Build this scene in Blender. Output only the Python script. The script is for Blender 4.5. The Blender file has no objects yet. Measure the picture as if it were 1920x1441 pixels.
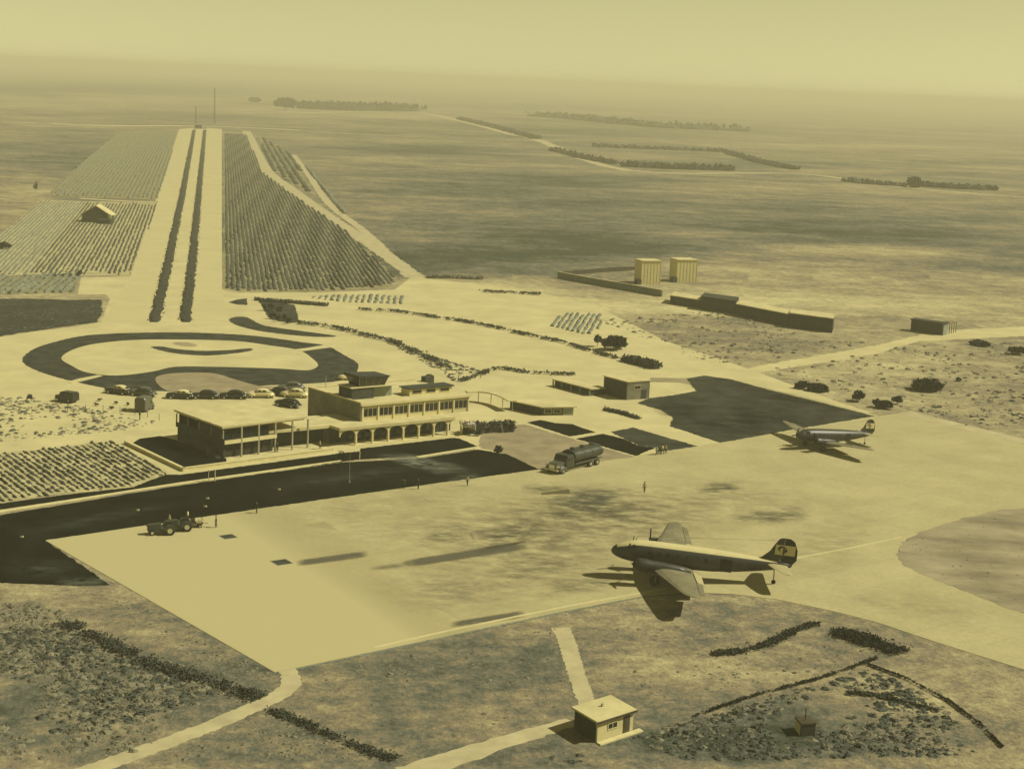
import bpy, bmesh, math, random
import numpy as np
from mathutils import Vector, Matrix
from mathutils.geometry import tessellate_polygon
random.seed(7); rng = np.random.default_rng(7)
R = math.radians
scene = bpy.context.scene
C = scene.collection

# ------------------------------------------------------------------ camera
FOC, CAMH, HOR, ROLL = 3080.0, 64.0, 150.0, math.atan(.044)
PITCH = math.atan((720.5 - HOR) / FOC)
cF = Vector((0, math.cos(PITCH), -math.sin(PITCH)))
_r0, _u0 = Vector((1, 0, 0)), Vector((0, math.sin(PITCH), math.cos(PITCH)))
cR = _r0 * math.cos(ROLL) + _u0 * math.sin(ROLL)
cU = -_r0 * math.sin(ROLL) + _u0 * math.cos(ROLL)
CAM = Vector((0, 0, CAMH))
cam = bpy.data.cameras.new('camera'); camo = bpy.data.objects.new('camera', cam); C.objects.link(camo)
cam.sensor_width = 36; cam.lens = FOC / 1920 * 36; cam.clip_start = 1; cam.clip_end = 40000
camo.matrix_world = Matrix(((cR.x, cU.x, -cF.x, 0), (cR.y, cU.y, -cF.y, 0), (cR.z, cU.z, -cF.z, CAMH), (0, 0, 0, 1)))
scene.camera = camo

# ------------------------------------------------------------------ sky, sun, exposure
SUN_TO = Vector((1.0, .05, 0)).normalized(); SUN_EL = R(45)
world = bpy.data.worlds.new('World'); scene.world = world; world.use_nodes = True
nt = world.node_tree; nt.nodes.clear()
sky = nt.nodes.new('ShaderNodeTexSky'); sky.sky_type = 'NISHITA'; sky.sun_disc = False
sky.sun_elevation = SUN_EL; sky.sun_rotation = math.atan2(SUN_TO.x, SUN_TO.y)
sky.air_density = 1.0; sky.dust_density = 0.0; sky.ozone_density = 1.0
bw = nt.nodes.new('ShaderNodeRGBToBW'); mul = nt.nodes.new('ShaderNodeMix'); mul.data_type = 'RGBA'; mul.blend_type = 'MULTIPLY'
mul.inputs[0].default_value = 1.0; mul.inputs[7].default_value = (1.0, .93, .45, 1)
bg = nt.nodes.new('ShaderNodeBackground'); bg.inputs[1].default_value = .076
out = nt.nodes.new('ShaderNodeOutputWorld')
nt.links.new(sky.outputs[0], bw.inputs[0]); nt.links.new(bw.outputs[0], mul.inputs[6])
nt.links.new(mul.outputs[2], bg.inputs[0]); nt.links.new(bg.outputs[0], out.inputs[0])
sl = bpy.data.lights.new('sun', 'SUN'); sl.energy = 5.0; sl.angle = R(.5); sl.color = (1, .93, .74)
so = bpy.data.objects.new('sun', sl); C.objects.link(so)
sd = Vector((SUN_TO.x * math.cos(SUN_EL), SUN_TO.y * math.cos(SUN_EL), math.sin(SUN_EL)))
so.rotation_euler = sd.to_track_quat('Z', 'Y').to_euler(); so.location = (0, 0, 300)
scene.view_settings.view_transform = 'Standard'; scene.view_settings.look = 'None'
scene.view_settings.exposure = .16; scene.view_settings.gamma = 1
HAZE = 3.0e-4; HAZE_COL = (.97, .93, .62)

# ------------------------------------------------------------------ calibrated view helpers
def at(px, py, z=0.0):
    d = cF * FOC + cR * (px - 960) + cU * (720.5 - py)
    return CAM + d * ((z - CAMH) / d.z)
def proj(v):
    w = Vector(v) - CAM; k = FOC / w.dot(cF)
    return 960 + w.dot(cR) * k, 720.5 - w.dot(cU) * k
def ztop(g, py):
    v = Vector((g[0], g[1], -CAMH)); k = (720.5 - py) / FOC
    return (k * cF.dot(v) - cU.dot(v)) / (cU.z - k * cF.z)
def pxm(g):
    return FOC / (Vector(g) - CAM).dot(cF)

# ------------------------------------------------------------------ materials
def col(t, tint=(1.0, .9, .5)):
    return (t * tint[0], t * tint[1], t * tint[2], 1)
NEUT = (.9, 1.0, .74); WARM = (1, .85, .5); PALE = (1.0, .905, .46); GREEN = (.8, 1.0, .62)
def mat(name, c, rough=.85, var=.18, scale=.6, bump=0.0, metal=0.0, stretch=None, spec=.12, c2=None, detail=6):
    m = bpy.data.materials.new(name); m.use_nodes = True
    n = m.node_tree; b = n.nodes['Principled BSDF']
    b.inputs['Roughness'].default_value = rough; b.inputs['Metallic'].default_value = metal
    b.inputs['Specular IOR Level'].default_value = spec
    g = n.nodes.new('ShaderNodeNewGeometry'); no = n.nodes.new('ShaderNodeTexNoise')
    no.inputs['Scale'].default_value = scale; no.inputs['Detail'].default_value = detail; no.inputs['Roughness'].default_value = .65
    src = g.outputs['Position']
    if stretch:
        mp = n.nodes.new('ShaderNodeMapping'); mp.inputs['Scale'].default_value = stretch[:3]
        if len(stretch) > 3: mp.inputs['Rotation'].default_value = (0, 0, stretch[3])
        n.links.new(src, mp.inputs[0]); src = mp.outputs[0]
    n.links.new(src, no.inputs['Vector'])
    rp = n.nodes.new('ShaderNodeValToRGB'); e = rp.color_ramp.elements
    e[0].position = .32; e[1].position = .68
    lo = c2 if c2 else tuple(x * (1 - var) for x in c[:3]) + (1,)
    e[0].color = lo; e[1].color = tuple(x * (1 + (0 if c2 else var)) for x in c[:3]) + (1,)
    n.links.new(no.outputs['Fac'], rp.inputs[0]); n.links.new(rp.outputs[0], b.inputs['Base Color'])
    if bump:
        bp = n.nodes.new('ShaderNodeBump'); bp.inputs['Strength'].default_value = bump; bp.inputs['Distance'].default_value = .2
        n.links.new(no.outputs['Fac'], bp.inputs['Height']); n.links.new(bp.outputs[0], b.inputs['Normal'])
    return m
M = {}
M['apron'] = mat('apron_concrete', col(.385, PALE), var=.10, scale=.12, detail=10)
def add_joints(m, ang, size, width, dark):
    n = m.node_tree; b = n.nodes['Principled BSDF']; src = b.inputs['Base Color'].links[0].from_socket
    g = n.nodes.new('ShaderNodeNewGeometry'); mp = n.nodes.new('ShaderNodeMapping'); mp.inputs['Rotation'].default_value = (0, 0, -ang); n.links.new(g.outputs['Position'], mp.inputs[0])
    br = n.nodes.new('ShaderNodeTexBrick'); br.offset = 0; br.inputs['Scale'].default_value = 1; br.inputs['Brick Width'].default_value = size; br.inputs['Row Height'].default_value = size
    br.inputs['Mortar Size'].default_value = width; br.inputs['Mortar Smooth'].default_value = .3
    br.inputs['Color1'].default_value = (1, 1, 1, 1); br.inputs['Color2'].default_value = (.93, .93, .92, 1); br.inputs['Mortar'].default_value = (dark, dark, dark, 1); n.links.new(mp.outputs[0], br.inputs['Vector'])
    no = n.nodes.new('ShaderNodeTexNoise'); no.inputs['Scale'].default_value = 1.3; no.inputs['Detail'].default_value = 10; no.inputs['Roughness'].default_value = .75; n.links.new(g.outputs['Position'], no.inputs['Vector'])
    mr = n.nodes.new('ShaderNodeMapRange'); mr.inputs[1].default_value = .3; mr.inputs[2].default_value = .7; mr.inputs[3].default_value = .84; mr.inputs[4].default_value = 1.1; n.links.new(no.outputs['Fac'], mr.inputs[0])
    cur = src
    for o in (br.outputs['Color'], mr.outputs[0]):
        mx = n.nodes.new('ShaderNodeMix'); mx.data_type = 'RGBA'; mx.blend_type = 'MULTIPLY'; mx.inputs[0].default_value = 1; n.links.new(cur, mx.inputs[6]); n.links.new(o, mx.inputs[7]); cur = mx.outputs[2]
    n.links.new(cur, b.inputs['Base Color'])
add_joints(M['apron'], R(38), 7.5, .05, .78)
M['earth'] = mat('pale_earth', col(.45, PALE), var=.13, scale=.10, detail=10)
M['road'] = mat('avenue_surface', col(.44, PALE), var=.07, scale=.08)
M['path'] = mat('pale_path', col(.46, PALE), var=.1, scale=.4)
M['track'] = mat('dirt_track', col(.38, (1, .9, .5)), var=.18, scale=.3, detail=9)
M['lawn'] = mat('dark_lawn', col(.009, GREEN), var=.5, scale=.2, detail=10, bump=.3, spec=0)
M['ring'] = mat('planted_ring', col(.040, NEUT), var=.6, scale=.3, detail=10, bump=.4, spec=0)
M['lawn_mid'] = mat('thin_lawn', col(.042, NEUT), var=.5, scale=.22, detail=10, bump=.3, spec=0)
M['drylawn'] = mat('dry_lawn', col(.24, WARM), var=.25, scale=.25, detail=10)
M['islandgrass'] = mat('dry_island_grass', col(.235, (1, .89, .54)), var=.42, scale=.16, detail=12, stretch=(.5, 1, 1))
M['soil'] = mat('tilled_soil', col(.36, PALE), var=.3, scale=.25, detail=10)
M['fieldsoil'] = mat('field_soil', col(.21, PALE), var=.35, scale=.12, detail=10)
M['crop'] = mat('crop_leaves', col(.065, NEUT), var=.5, scale=.5, detail=8)
M['crop_light'] = mat('dry_crop_leaves', col(.15, NEUT), var=.45, scale=.4, detail=8)
M['leaf'] = mat('hedge_leaves', col(.035, NEUT), var=.5, scale=1.5, detail=4)
M['leaf_mid'] = mat('shrub_leaves', col(.07, NEUT), var=.5, scale=1.0, detail=4)
M['scrub'] = mat('dry_scrub', col(.15, (1, .95, .62)), var=.5, scale=.5, detail=6)
M['blossom'] = mat('pale_blossom', col(.5, (1, .93, .75)), var=.3, scale=2)
M['bark'] = mat('bark', col(.06, WARM), var=.3, scale=4)
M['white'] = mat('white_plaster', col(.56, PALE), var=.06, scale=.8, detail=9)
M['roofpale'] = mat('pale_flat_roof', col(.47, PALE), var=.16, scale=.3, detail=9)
M['sidewall'] = mat('shaded_plaster', col(.17, (1, .97, .66)), var=.35, scale=.35, detail=9)  # white plaster with the walls' shade put into its colour
M['grey2'] = mat('dusty_white_paint', col(.33, PALE), var=.15)
M['grey'] = mat('grey_render', col(.22, NEUT), var=.22, scale=1.1, detail=8)
M['stonewall'] = mat('rough_stone_wall', col(.17, NEUT), var=.45, scale=1.6, detail=8)
M['dark'] = mat('dark_wall', col(.05, NEUT), var=.3, scale=1)  # also stands in for shade on wall faces turned from the sun
M['darkroof'] = mat('dark_felt_roof', col(.045, NEUT), var=.3, scale=1)
M['glass'] = mat('window_glass', col(.02, NEUT), rough=.12, var=.1, spec=.5)
M['frame'] = mat('painted_frame', col(.5, PALE), var=.05)
M['post'] = mat('grey_post', col(.28, (1, .95, .62)), var=.1)
M['kerb'] = mat('white_kerb', col(.5, PALE), var=.12, scale=1)
M['carblack'] = mat('black_car_paint', col(.018, NEUT), rough=.25, var=.1, spec=.5)
M['cargrey'] = mat('grey_car_paint', col(.07, NEUT), rough=.3, var=.1, spec=.5)
M['carpale'] = mat('cream_car_paint', col(.55, PALE), rough=.35, var=.06, spec=.5)
M['chrome'] = mat('bright_metal', col(.6, (1, .97, .85)), rough=.25, var=.05, metal=.9)
M['tyre'] = mat('tyre_rubber', col(.02, NEUT), rough=.8, var=.2)
M['alu'] = mat('dull_aluminium', col(.03, NEUT), rough=.45, var=.25, scale=.7, metal=.1, spec=.4)
M['aludark'] = mat('dark_wing_skin', col(.016, NEUT), rough=.6, var=.25, scale=.5, metal=0, spec=.2)
M['whitepaint'] = mat('white_roof_paint', col(.5, PALE), rough=.5, var=.07, scale=.6)
M['flap'] = mat('bare_wing_skin', col(.34, PALE), rough=.5, var=.12, scale=.6)
M['wingskin'] = mat('dull_wing_skin', col(.17, (1, .93, .55)), rough=.5, var=.25, scale=.5)
M['prop'] = mat('black_propeller', col(.02, NEUT), rough=.4, var=.1)
M['skin'] = mat('skin', (.35, .24, .14, 1), var=.05)
M['cloth'] = mat('dark_cloth', col(.03, NEUT), var=.2)
M['shirt'] = mat('pale_shirt', col(.45, PALE), var=.1)
M['hair'] = mat('dark_hair', col(.015, NEUT), var=.1)
M['rust'] = mat('rusty_metal', col(.06, WARM), var=.35, scale=2)
M['darkgreen'] = mat('dark_vehicle_paint', col(.035, GREEN), rough=.4, var=.2, spec=.4)

# ground: albedo follows a per-vertex tone (bare soil to scrub, paler far off as if hazy) plus noise
def ground_mat():
    m = bpy.data.materials.new('open_ground'); m.use_nodes = True
    n = m.node_tree; b = n.nodes['Principled BSDF']; b.inputs['Roughness'].default_value = .95; b.inputs['Specular IOR Level'].default_value = .1
    at_ = n.nodes.new('ShaderNodeAttribute'); at_.attribute_name = 'tone'
    g = n.nodes.new('ShaderNodeNewGeometry')
    acc = at_.outputs['Fac']
    for scale, amp, st in ((.0035, .55, (.5, 1, 1)), (.022, .62, (.6, 1, 1)), (.11, .55, (.8, 1, 1)), (.45, .55, (.9, 1, 1)), (1.6, .35, (1, 1, 1))):
        mp = n.nodes.new('ShaderNodeMapping'); mp.inputs['Scale'].default_value = st; mp.inputs['Rotation'].default_value = (0, 0, R(-12))
        n.links.new(g.outputs['Position'], mp.inputs[0])
        no = n.nodes.new('ShaderNodeTexNoise'); no.inputs['Scale'].default_value = scale; no.inputs['Detail'].default_value = 7; no.inputs['Roughness'].default_value = .62
        n.links.new(mp.outputs[0], no.inputs['Vector'])
        s = n.nodes.new('ShaderNodeMath'); s.operation = 'SUBTRACT'; s.inputs[1].default_value = .5; n.links.new(no.outputs['Fac'], s.inputs[0])
        k = n.nodes.new('ShaderNodeMath'); k.operation = 'MULTIPLY_ADD'; k.inputs[1].default_value = amp * 1.7
        n.links.new(s.outputs[0], k.inputs[0]); n.links.new(acc, k.inputs[2]); acc = k.outputs[0]
    bp = n.nodes.new('ShaderNodeBump'); bp.inputs['Strength'].default_value = .8; bp.inputs['Distance'].default_value = .45
    n.links.new(acc, bp.inputs['Height']); n.links.new(bp.outputs[0], b.inputs['Normal'])
    rp = n.nodes.new('ShaderNodeValToRGB'); e = rp.color_ramp.elements
    e[0].position = 0; e[0].color = col(.045, GREEN); e[1].position = 1; e[1].color = col(.50, PALE)
    for p_, c_ in ((.25, col(.11, (.95, 1, .74))), (.45, col(.20, (1, .86, .53))), (.7, col(.33, (1, .9, .48)))):
        q = e.new(p_); q.color = c_
    n.links.new(acc, rp.inputs[0]); n.links.new(rp.outputs[0], b.inputs['Base Color'])
    return m
M['ground'] = ground_mat()

def stain_mat(name, c, scale=.5, strength=1.0, lo=.38):
    m = bpy.data.materials.new(name); m.use_nodes = True; n = m.node_tree
    b = n.nodes['Principled BSDF']; b.inputs['Base Color'].default_value = c; b.inputs['Roughness'].default_value = .9; b.inputs['Specular IOR Level'].default_value = .1
    a = n.nodes.new('ShaderNodeAttribute'); a.attribute_name = 'tone'
    g = n.nodes.new('ShaderNodeNewGeometry'); mp = n.nodes.new('ShaderNodeMapping'); mp.inputs['Scale'].default_value = (.5, .8, 1); mp.inputs['Rotation'].default_value = (0, 0, R(-35))
    n.links.new(g.outputs['Position'], mp.inputs[0])
    no = n.nodes.new('ShaderNodeTexNoise'); no.inputs['Scale'].default_value = scale; no.inputs['Detail'].default_value = 9; no.inputs['Roughness'].default_value = .7
    n.links.new(mp.outputs[0], no.inputs['Vector'])
    mr = n.nodes.new('ShaderNodeMapRange'); mr.inputs[1].default_value = lo; mr.inputs[2].default_value = lo + .28; mr.inputs[3].default_value = .0; mr.inputs[4].default_value = 1.2
    n.links.new(no.outputs['Fac'], mr.inputs[0])
    k = n.nodes.new('ShaderNodeMath'); k.operation = 'MULTIPLY'; k.use_clamp = True
    n.links.new(a.outputs['Fac'], k.inputs[0]); n.links.new(mr.outputs[0], k.inputs[1])
    k2 = n.nodes.new('ShaderNodeMath'); k2.operation = 'MULTIPLY'; k2.use_clamp = True; k2.inputs[1].default_value = strength; n.links.new(k.outputs[0], k2.inputs[0])
    n.links.new(k2.outputs[0], b.inputs['Alpha'])
    return m
M['stain'] = stain_mat('apron_stain', col(.075, NEUT), .5, 1.3)
M['stain_soft'] = stain_mat('apron_weathering', col(.21, (1, .9, .6)), .5, .62)
M['strip'] = stain_mat('worn_strip', col(.10, (1, .95, .65)), .9, .85, .2)
M['clean'] = stain_mat('clean_concrete', col(.47, PALE), .3, .8, .05)
M['wear'] = stain_mat('worn_turf', col(.22, NEUT), .6, .7)
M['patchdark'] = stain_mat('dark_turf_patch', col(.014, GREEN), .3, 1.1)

# ------------------------------------------------------------------ mesh helpers
BASES = {}
class MB:
    def __init__(s): s.v = []; s.f = []; s.m = []; s.mi = 0
    def add(s, vs, fs):
        o = len(s.v); s.v += [tuple(x) for x in vs]; s.f += [tuple(o + i for i in f) for f in fs]; s.m += [s.mi] * len(fs); return s
    def prism(s, pts, z0, z1):
        n = len(pts); b = [(p[0], p[1], z0) for p in pts]; t = [(p[0], p[1], z1) for p in pts]
        fs = [(i, (i + 1) % n, n + (i + 1) % n, n + i) for i in range(n)]
        if n <= 4: fs += [tuple(range(n - 1, -1, -1)), tuple(range(n, 2 * n))]
        else:
            tr = tessellate_polygon([[Vector((p[0], p[1], 0)) for p in pts]])
            for a in tr: fs += [tuple(n + i for i in a), tuple(reversed(a))]
        return s.add(b + t, fs)
    def hexa(s, p8):
        return s.add(p8, [(0, 3, 2, 1), (4, 5, 6, 7), (0, 1, 5, 4), (1, 2, 6, 5), (2, 3, 7, 6), (3, 0, 4, 7)])
    def box(s, x0, x1, y0, y1, z0, z1):
        return s.hexa([(x0, y0, z0), (x1, y0, z0), (x1, y1, z0), (x0, y1, z0), (x0, y0, z1), (x1, y0, z1), (x1, y1, z1), (x0, y1, z1)])
    def tube(s, p, q, r, n=8, r2=None):
        p, q = Vector(p), Vector(q); d = (q - p).normalized(); a = d.orthogonal().normalized(); b = d.cross(a); r2 = r if r2 is None else r2
        vs = [p + (a * math.cos(t) + b * math.sin(t)) * r for t in [2 * math.pi * i / n for i in range(n)]]
        vs += [q + (a * math.cos(t) + b * math.sin(t)) * r2 for t in [2 * math.pi * i / n for i in range(n)]]
        return s.add(vs, [(i, (i + 1) % n, n + (i + 1) % n, n + i) for i in range(n)] + [tuple(range(n - 1, -1, -1)), tuple(range(n, 2 * n))])
    def loft(s, rings, cap=True):
        n = len(rings[0]); vs = [v for r in rings for v in r]; fs = []
        for k in range(len(rings) - 1):
            for i in range(n):
                j = (i + 1) % n; fs.append((k * n + i, k * n + j, (k + 1) * n + j, (k + 1) * n + i))
        if cap: fs += [tuple(range(n - 1, -1, -1)), tuple((len(rings) - 1) * n + i for i in range(n))]
        return s.add(vs, fs)
    def leaves(s, c, r, n, size, flat=.35):
        c = np.array(c); r = np.array(r)
        d = rng.normal(size=(n, 3)); d /= np.linalg.norm(d, axis=1)[:, None]
        d[:, 2] = np.abs(d[:, 2]) * (1 if flat is None else 1)
        rad = (.45 + .6 * rng.random(n))[:, None]
        pos = c + d * r * rad
        for k in range(n):
            a = rng.normal(size=3); a /= np.linalg.norm(a); b = np.cross(a, rng.normal(size=3)); b /= np.linalg.norm(b) + 1e-6
            z = size * (.6 + .8 * rng.random())
            p = pos[k]
            s.add([p - a * z, p + b * z * .6, p + a * z, p - b * z * .6], [(0, 1, 2, 3)])
        return s
    def build(s, name, mats, parent=None, base=None, smooth=False, kind=None):
        me = bpy.data.meshes.new(name)
        b = Vector(base) if base is not None else BASES.get(parent.name if parent else '', Vector((0, 0, 0)))
        me.from_pydata([(v[0] - b.x, v[1] - b.y, v[2] - b.z) for v in s.v], [], s.f)
        for m in (mats if isinstance(mats, (list, tuple)) else [mats]): me.materials.append(m)
        me.polygons.foreach_set('material_index', s.m)
        if smooth: me.polygons.foreach_set('use_smooth', [True] * len(s.f))
        me.validate(); me.update()
        o = bpy.data.objects.new(name, me); C.objects.link(o)
        if parent: o.parent = parent; BASES[o.name] = b
        elif base is not None: o.location = b
        if kind: o['kind'] = kind
        return o
def thing(name, label, cat, loc=(0, 0, 0), rz=0, group=None, w=False):
    o = bpy.data.objects.new(name, None); C.objects.link(o); o.location = loc; o.rotation_euler = (0, 0, rz)
    o.empty_display_size = .5
    if w: BASES[o.name] = Vector(loc)          # parts of this thing are written in world coordinates
    o['label'] = label; o['category'] = cat
    if group: o['group'] = group
    return o
def tag(o, label, cat, group=None):
    o['label'] = label; o['category'] = cat
    if group: o['group'] = group
    return o
def dup(o, loc=None, rz=None, label=None, group=None, parent=None, scale=None, mats=None):
    c = o.copy(); C.objects.link(c)
    if parent: c.parent = parent
    if loc is not None: c.location = loc
    if rz is not None: c.rotation_euler = (0, 0, rz)
    if label: c['label'] = label
    if group: c['group'] = group
    if scale: c.scale = (scale,) * 3
    for ch in list(o.children):
        k = dup(ch, parent=c)
    return c

def smooth_poly(p, n=4):
    q = []; L = len(p)
    for i in range(L):
        a, b, c, d = [np.array(p[(i + k) % L], float) for k in (-1, 0, 1, 2)]
        for t in np.arange(n) / n:
            q.append(.5 * ((2 * b) + (c - a) * t + (2 * a - 5 * b + 4 * c - d) * t * t + (3 * b - a - 3 * c + d) * t ** 3))
    return q
def smooth_line(p, n=5):
    q = []; P = [p[0]] + list(p) + [p[-1]]
    for i in range(1, len(P) - 2):
        a, b, c, d = [np.array(P[i + k], float) for k in (-1, 0, 1, 2)]
        for t in np.arange(n) / n:
            q.append(.5 * ((2 * b) + (c - a) * t + (2 * a - 5 * b + 4 * c - d) * t * t + (3 * b - a - 3 * c + d) * t ** 3))
    q.append(np.array(p[-1], float)); return q
def sheet(name, px, z, m, kind='structure', smooth=False, rough=0.0):
    if smooth: px = smooth_poly(px)
    pts = [at(p[0], p[1]) for p in px]
    if rough:      # ragged natural edge
        q = []
        for i, a in enumerate(pts):
            b = pts[(i + 1) % len(pts)]; L = (b - a).length; k = max(1, min(40, int(L / (rough * 2.5))))
            nrm = Vector((-(b - a).y, (b - a).x, 0)).normalized()
            for j in range(k): q.append(a.lerp(b, j / k) + nrm * (random.uniform(-1, 1) * rough))
        pts = q
    mb = MB(); n = len(pts)
    vs = [(p.x, p.y, z) for p in pts] + [(p.x, p.y, -.02) for p in pts]
    fs = []
    for a in tessellate_polygon([[Vector((p.x, p.y, 0)) for p in pts]]):
        A, B, Cc = [pts[i] for i in a]
        if (B - A).cross(Cc - A).z < 0: a = (a[0], a[2], a[1])
        fs.append(tuple(a))
    fs += [(i, (i + 1) % n, n + (i + 1) % n, n + i) for i in range(n)]
    mb.add(vs, fs)
    return mb.build(name, m, kind=kind)
def strip_px(line, w):
    """polygon of an even-width strip along a pixel polyline, w metres wide on the ground, returned as pixels"""
    pts = [at(*p) for p in line]; L, Rr = [], []
    for i, p in enumerate(pts):
        a = pts[max(0, i - 1)]; b = pts[min(len(pts) - 1, i + 1)]; d = (b - a); nn = Vector((-d.y, d.x, 0)).normalized()
        ww = w if not isinstance(w, (list, tuple)) else w[0] + (w[1] - w[0]) * i / (len(pts) - 1)
        L.append(proj(p + nn * ww / 2)); Rr.append(proj(p - nn * ww / 2))
    return L + Rr[::-1]
def soft(name, quad, z, m, nx=24, ny=10, edge=.3, amp=1.0, right_only=False):
    """flat stain on a surface with fading edges; quad = four pixel corners"""
    a, b, c, d = [np.array(q, float) for q in quad]; vs = []; tone = []
    for j in range(ny + 1):
        for i in range(nx + 1):
            u, v = i / nx, j / ny
            p = (a * (1 - u) + b * u) * (1 - v) + (d * (1 - u) + c * u) * v
            g = at(*p); vs.append((g.x, g.y, z))
            e = min(u, 1 - u) / (edge * .5), min(v, 1 - v) / edge
            tone.append(amp * (min(1, (1 - u) / edge) if right_only else min(1, e[0]) * min(1, e[1])))
    fs = [(j * (nx + 1) + i, j * (nx + 1) + i + 1, (j + 1) * (nx + 1) + i + 1, (j + 1) * (nx + 1) + i) for j in range(ny) for i in range(nx)]
    mb = MB(); mb.add(vs, fs); o = mb.build(name, m, kind='structure')
    o.data.attributes.new('tone', 'FLOAT', 'POINT').data.foreach_set('value', tone)
    return o
def inside(P, x, y):
    P = np.asarray(P); r = False; j = len(P) - 1
    for i in range(len(P)):
        if (P[i, 1] > y) != (P[j, 1] > y) and x < (P[j, 0] - P[i, 0]) * (y - P[i, 1]) / (P[j, 1] - P[i, 1]) + P[i, 0]: r = not r
        j = i
    return r
def sample_px(poly, n, world=True):
    """n random ground points inside a pixel polygon (even on the ground)"""
    W = [at(*p) for p in poly]; P = np.array([(w.x, w.y) for w in W]); lo, hi = P.min(0), P.max(0); o = []
    t = 0
    while len(o) < n and t < n * 60:
        t += 1
        x, y = lo + (hi - lo) * rng.random(2)
        if inside(P, x, y): o.append(Vector((x, y, 0)))
    return o

# ================================================================== GROUND
# tone painted as soft blobs of vegetation / bare soil: (px, py, rx, ry, delta)
BLOBS = [
 # far plain
 (1200, 240, 420, 12, -.12), (1350, 310, 260, 10, -.06), (800, 280, 160, 9, -.26), (980, 345, 200, 22, -.16), (760, 345, 80, 8, -.14),
 (1030, 400, 330, 45, -.10), (900, 470, 330, 35, -.20), (1150, 470, 160, 30, -.16), (1480, 400, 180, 25, -.12), (1560, 430, 200, 20, -.16),
 (1900, 480, 120, 22, -.16), (1750, 440, 140, 18, -.16), (1850, 400, 160, 16, -.06), (1640, 470, 200, 10, .30), (1300, 440, 140, 6, .26), (1500, 505, 260, 24, .28), (1000, 452, 220, 4, .16), (1150, 358, 280, 5, .18), (1480, 352, 300, 6, .18), (1700, 318, 300, 7, .16), (1350, 408, 180, 5, .22), (1800, 425, 150, 6, .22), (900, 318, 240, 6, .16), (1150, 262, 260, 4, .14), (1250, 510, 120, 14, .22), (700, 340, 120, 5, .16), (850, 372, 160, 5, .14), (1550, 275, 300, 5, .12),
 (1300, 390, 220, 8, .10), (830, 435, 120, 4, .14), (1100, 300, 200, 8, .10), (850, 250, 160, 10, .14), (640, 300, 120, 18, .10),
 (1250, 345, 350, 8, .08), (700, 395, 70, 12, .16), (780, 500, 60, 20, -.10), (1750, 360, 200, 6, .18), (1700, 300, 300, 14, -.03),
 (200, 190, 260, 12, .20), (120, 165, 220, 9, -.22), (450, 160, 170, 12, -.16), (250, 215, 200, 8, -.04), (60, 240, 90, 20, .10), (110, 300, 120, 20, -.14),
 (60, 365, 80, 26, .24), (20, 430, 60, 26, .20), (60, 500, 90, 16, .12), (620, 185, 140, 6, .02), (660, 215, 200, 8, .12), (420, 222, 60, 6, -.10),
 (500, 205, 120, 5, .18), (800, 215, 100, 10, .12), (1050, 225, 120, 5, -.08),
 # middle right
 (1200, 575, 260, 26, .26), (900, 560, 160, 30, .35), (1150, 620, 150, 16, -.10), (1380, 630, 160, 20, -.14), (1500, 650, 120, 14, -.12), (1330, 600, 90, 12, -.08),
 (1650, 680, 200, 40, .24), (1850, 730, 120, 60, -.14), (1720, 780, 120, 26, -.14), (1540, 735, 90, 14, -.08), (1890, 650, 60, 18, -.10), (1500, 560, 250, 24, .16), (1800, 570, 200, 36, .12),
 # foreground left scrub
 (180, 1250, 260, 110, -.14), (330, 1270, 180, 26, -.12), (120, 1330, 200, 60, -.03), (60, 1105, 140, 18, .24), (250, 1160, 70, 20, -.02),
 (340, 1200, 80, 22, .10), (420, 1180, 60, 30, -.06), (260, 1340, 60, 16, .14), (130, 1170, 60, 14, .08),
 # foreground right
 (800, 1300, 140, 60, -.12), (720, 1250, 120, 50, -.04), (930, 1240, 110, 30, .03), (1280, 1260, 160, 40, .10), (1250, 1170, 120, 20, -.02), (1450, 1150, 160, 26, -.10),
 (1250, 1385, 260, 40, -.26), (1500, 1385, 240, 45, -.32), (1780, 1390, 110, 36, -.2), (1420, 1325, 120, 24, -.12), (1650, 1330, 160, 60, -.06), (1500, 1240, 160, 30, .06), (900, 1370, 160, 22, .16), (620, 1390, 200, 40, -.06),
 (1700, 1180, 160, 30, -.08), (1800, 1240, 150, 30, -.04), (1780, 1320, 120, 70, .06), (1900, 1360, 60, 90, .03), (600, 1300, 90, 30, .06), (1190, 1230, 60, 16, .10), (880, 1220, 50, 10, -.1), (1000, 1230, 40, 12, -.08),
]
_B = np.array(BLOBS)
def tone_at(x, y):
    base = np.where(y < 240, .38, np.where(y < 520, .33, np.where(y < 1000, .56, .46)))  # far ground lightened: part of the haze fade is in the tone
    base = base + np.where(y < 300, np.clip((x - 1000) / 6000, 0, .1), 0)
    for bx, by, rx, ry, dl in BLOBS:
        base = base + dl * np.exp(-((x - bx) / rx) ** 2 - ((y - by) / ry) ** 2)
    return np.clip(base, .05, .95)
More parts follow.
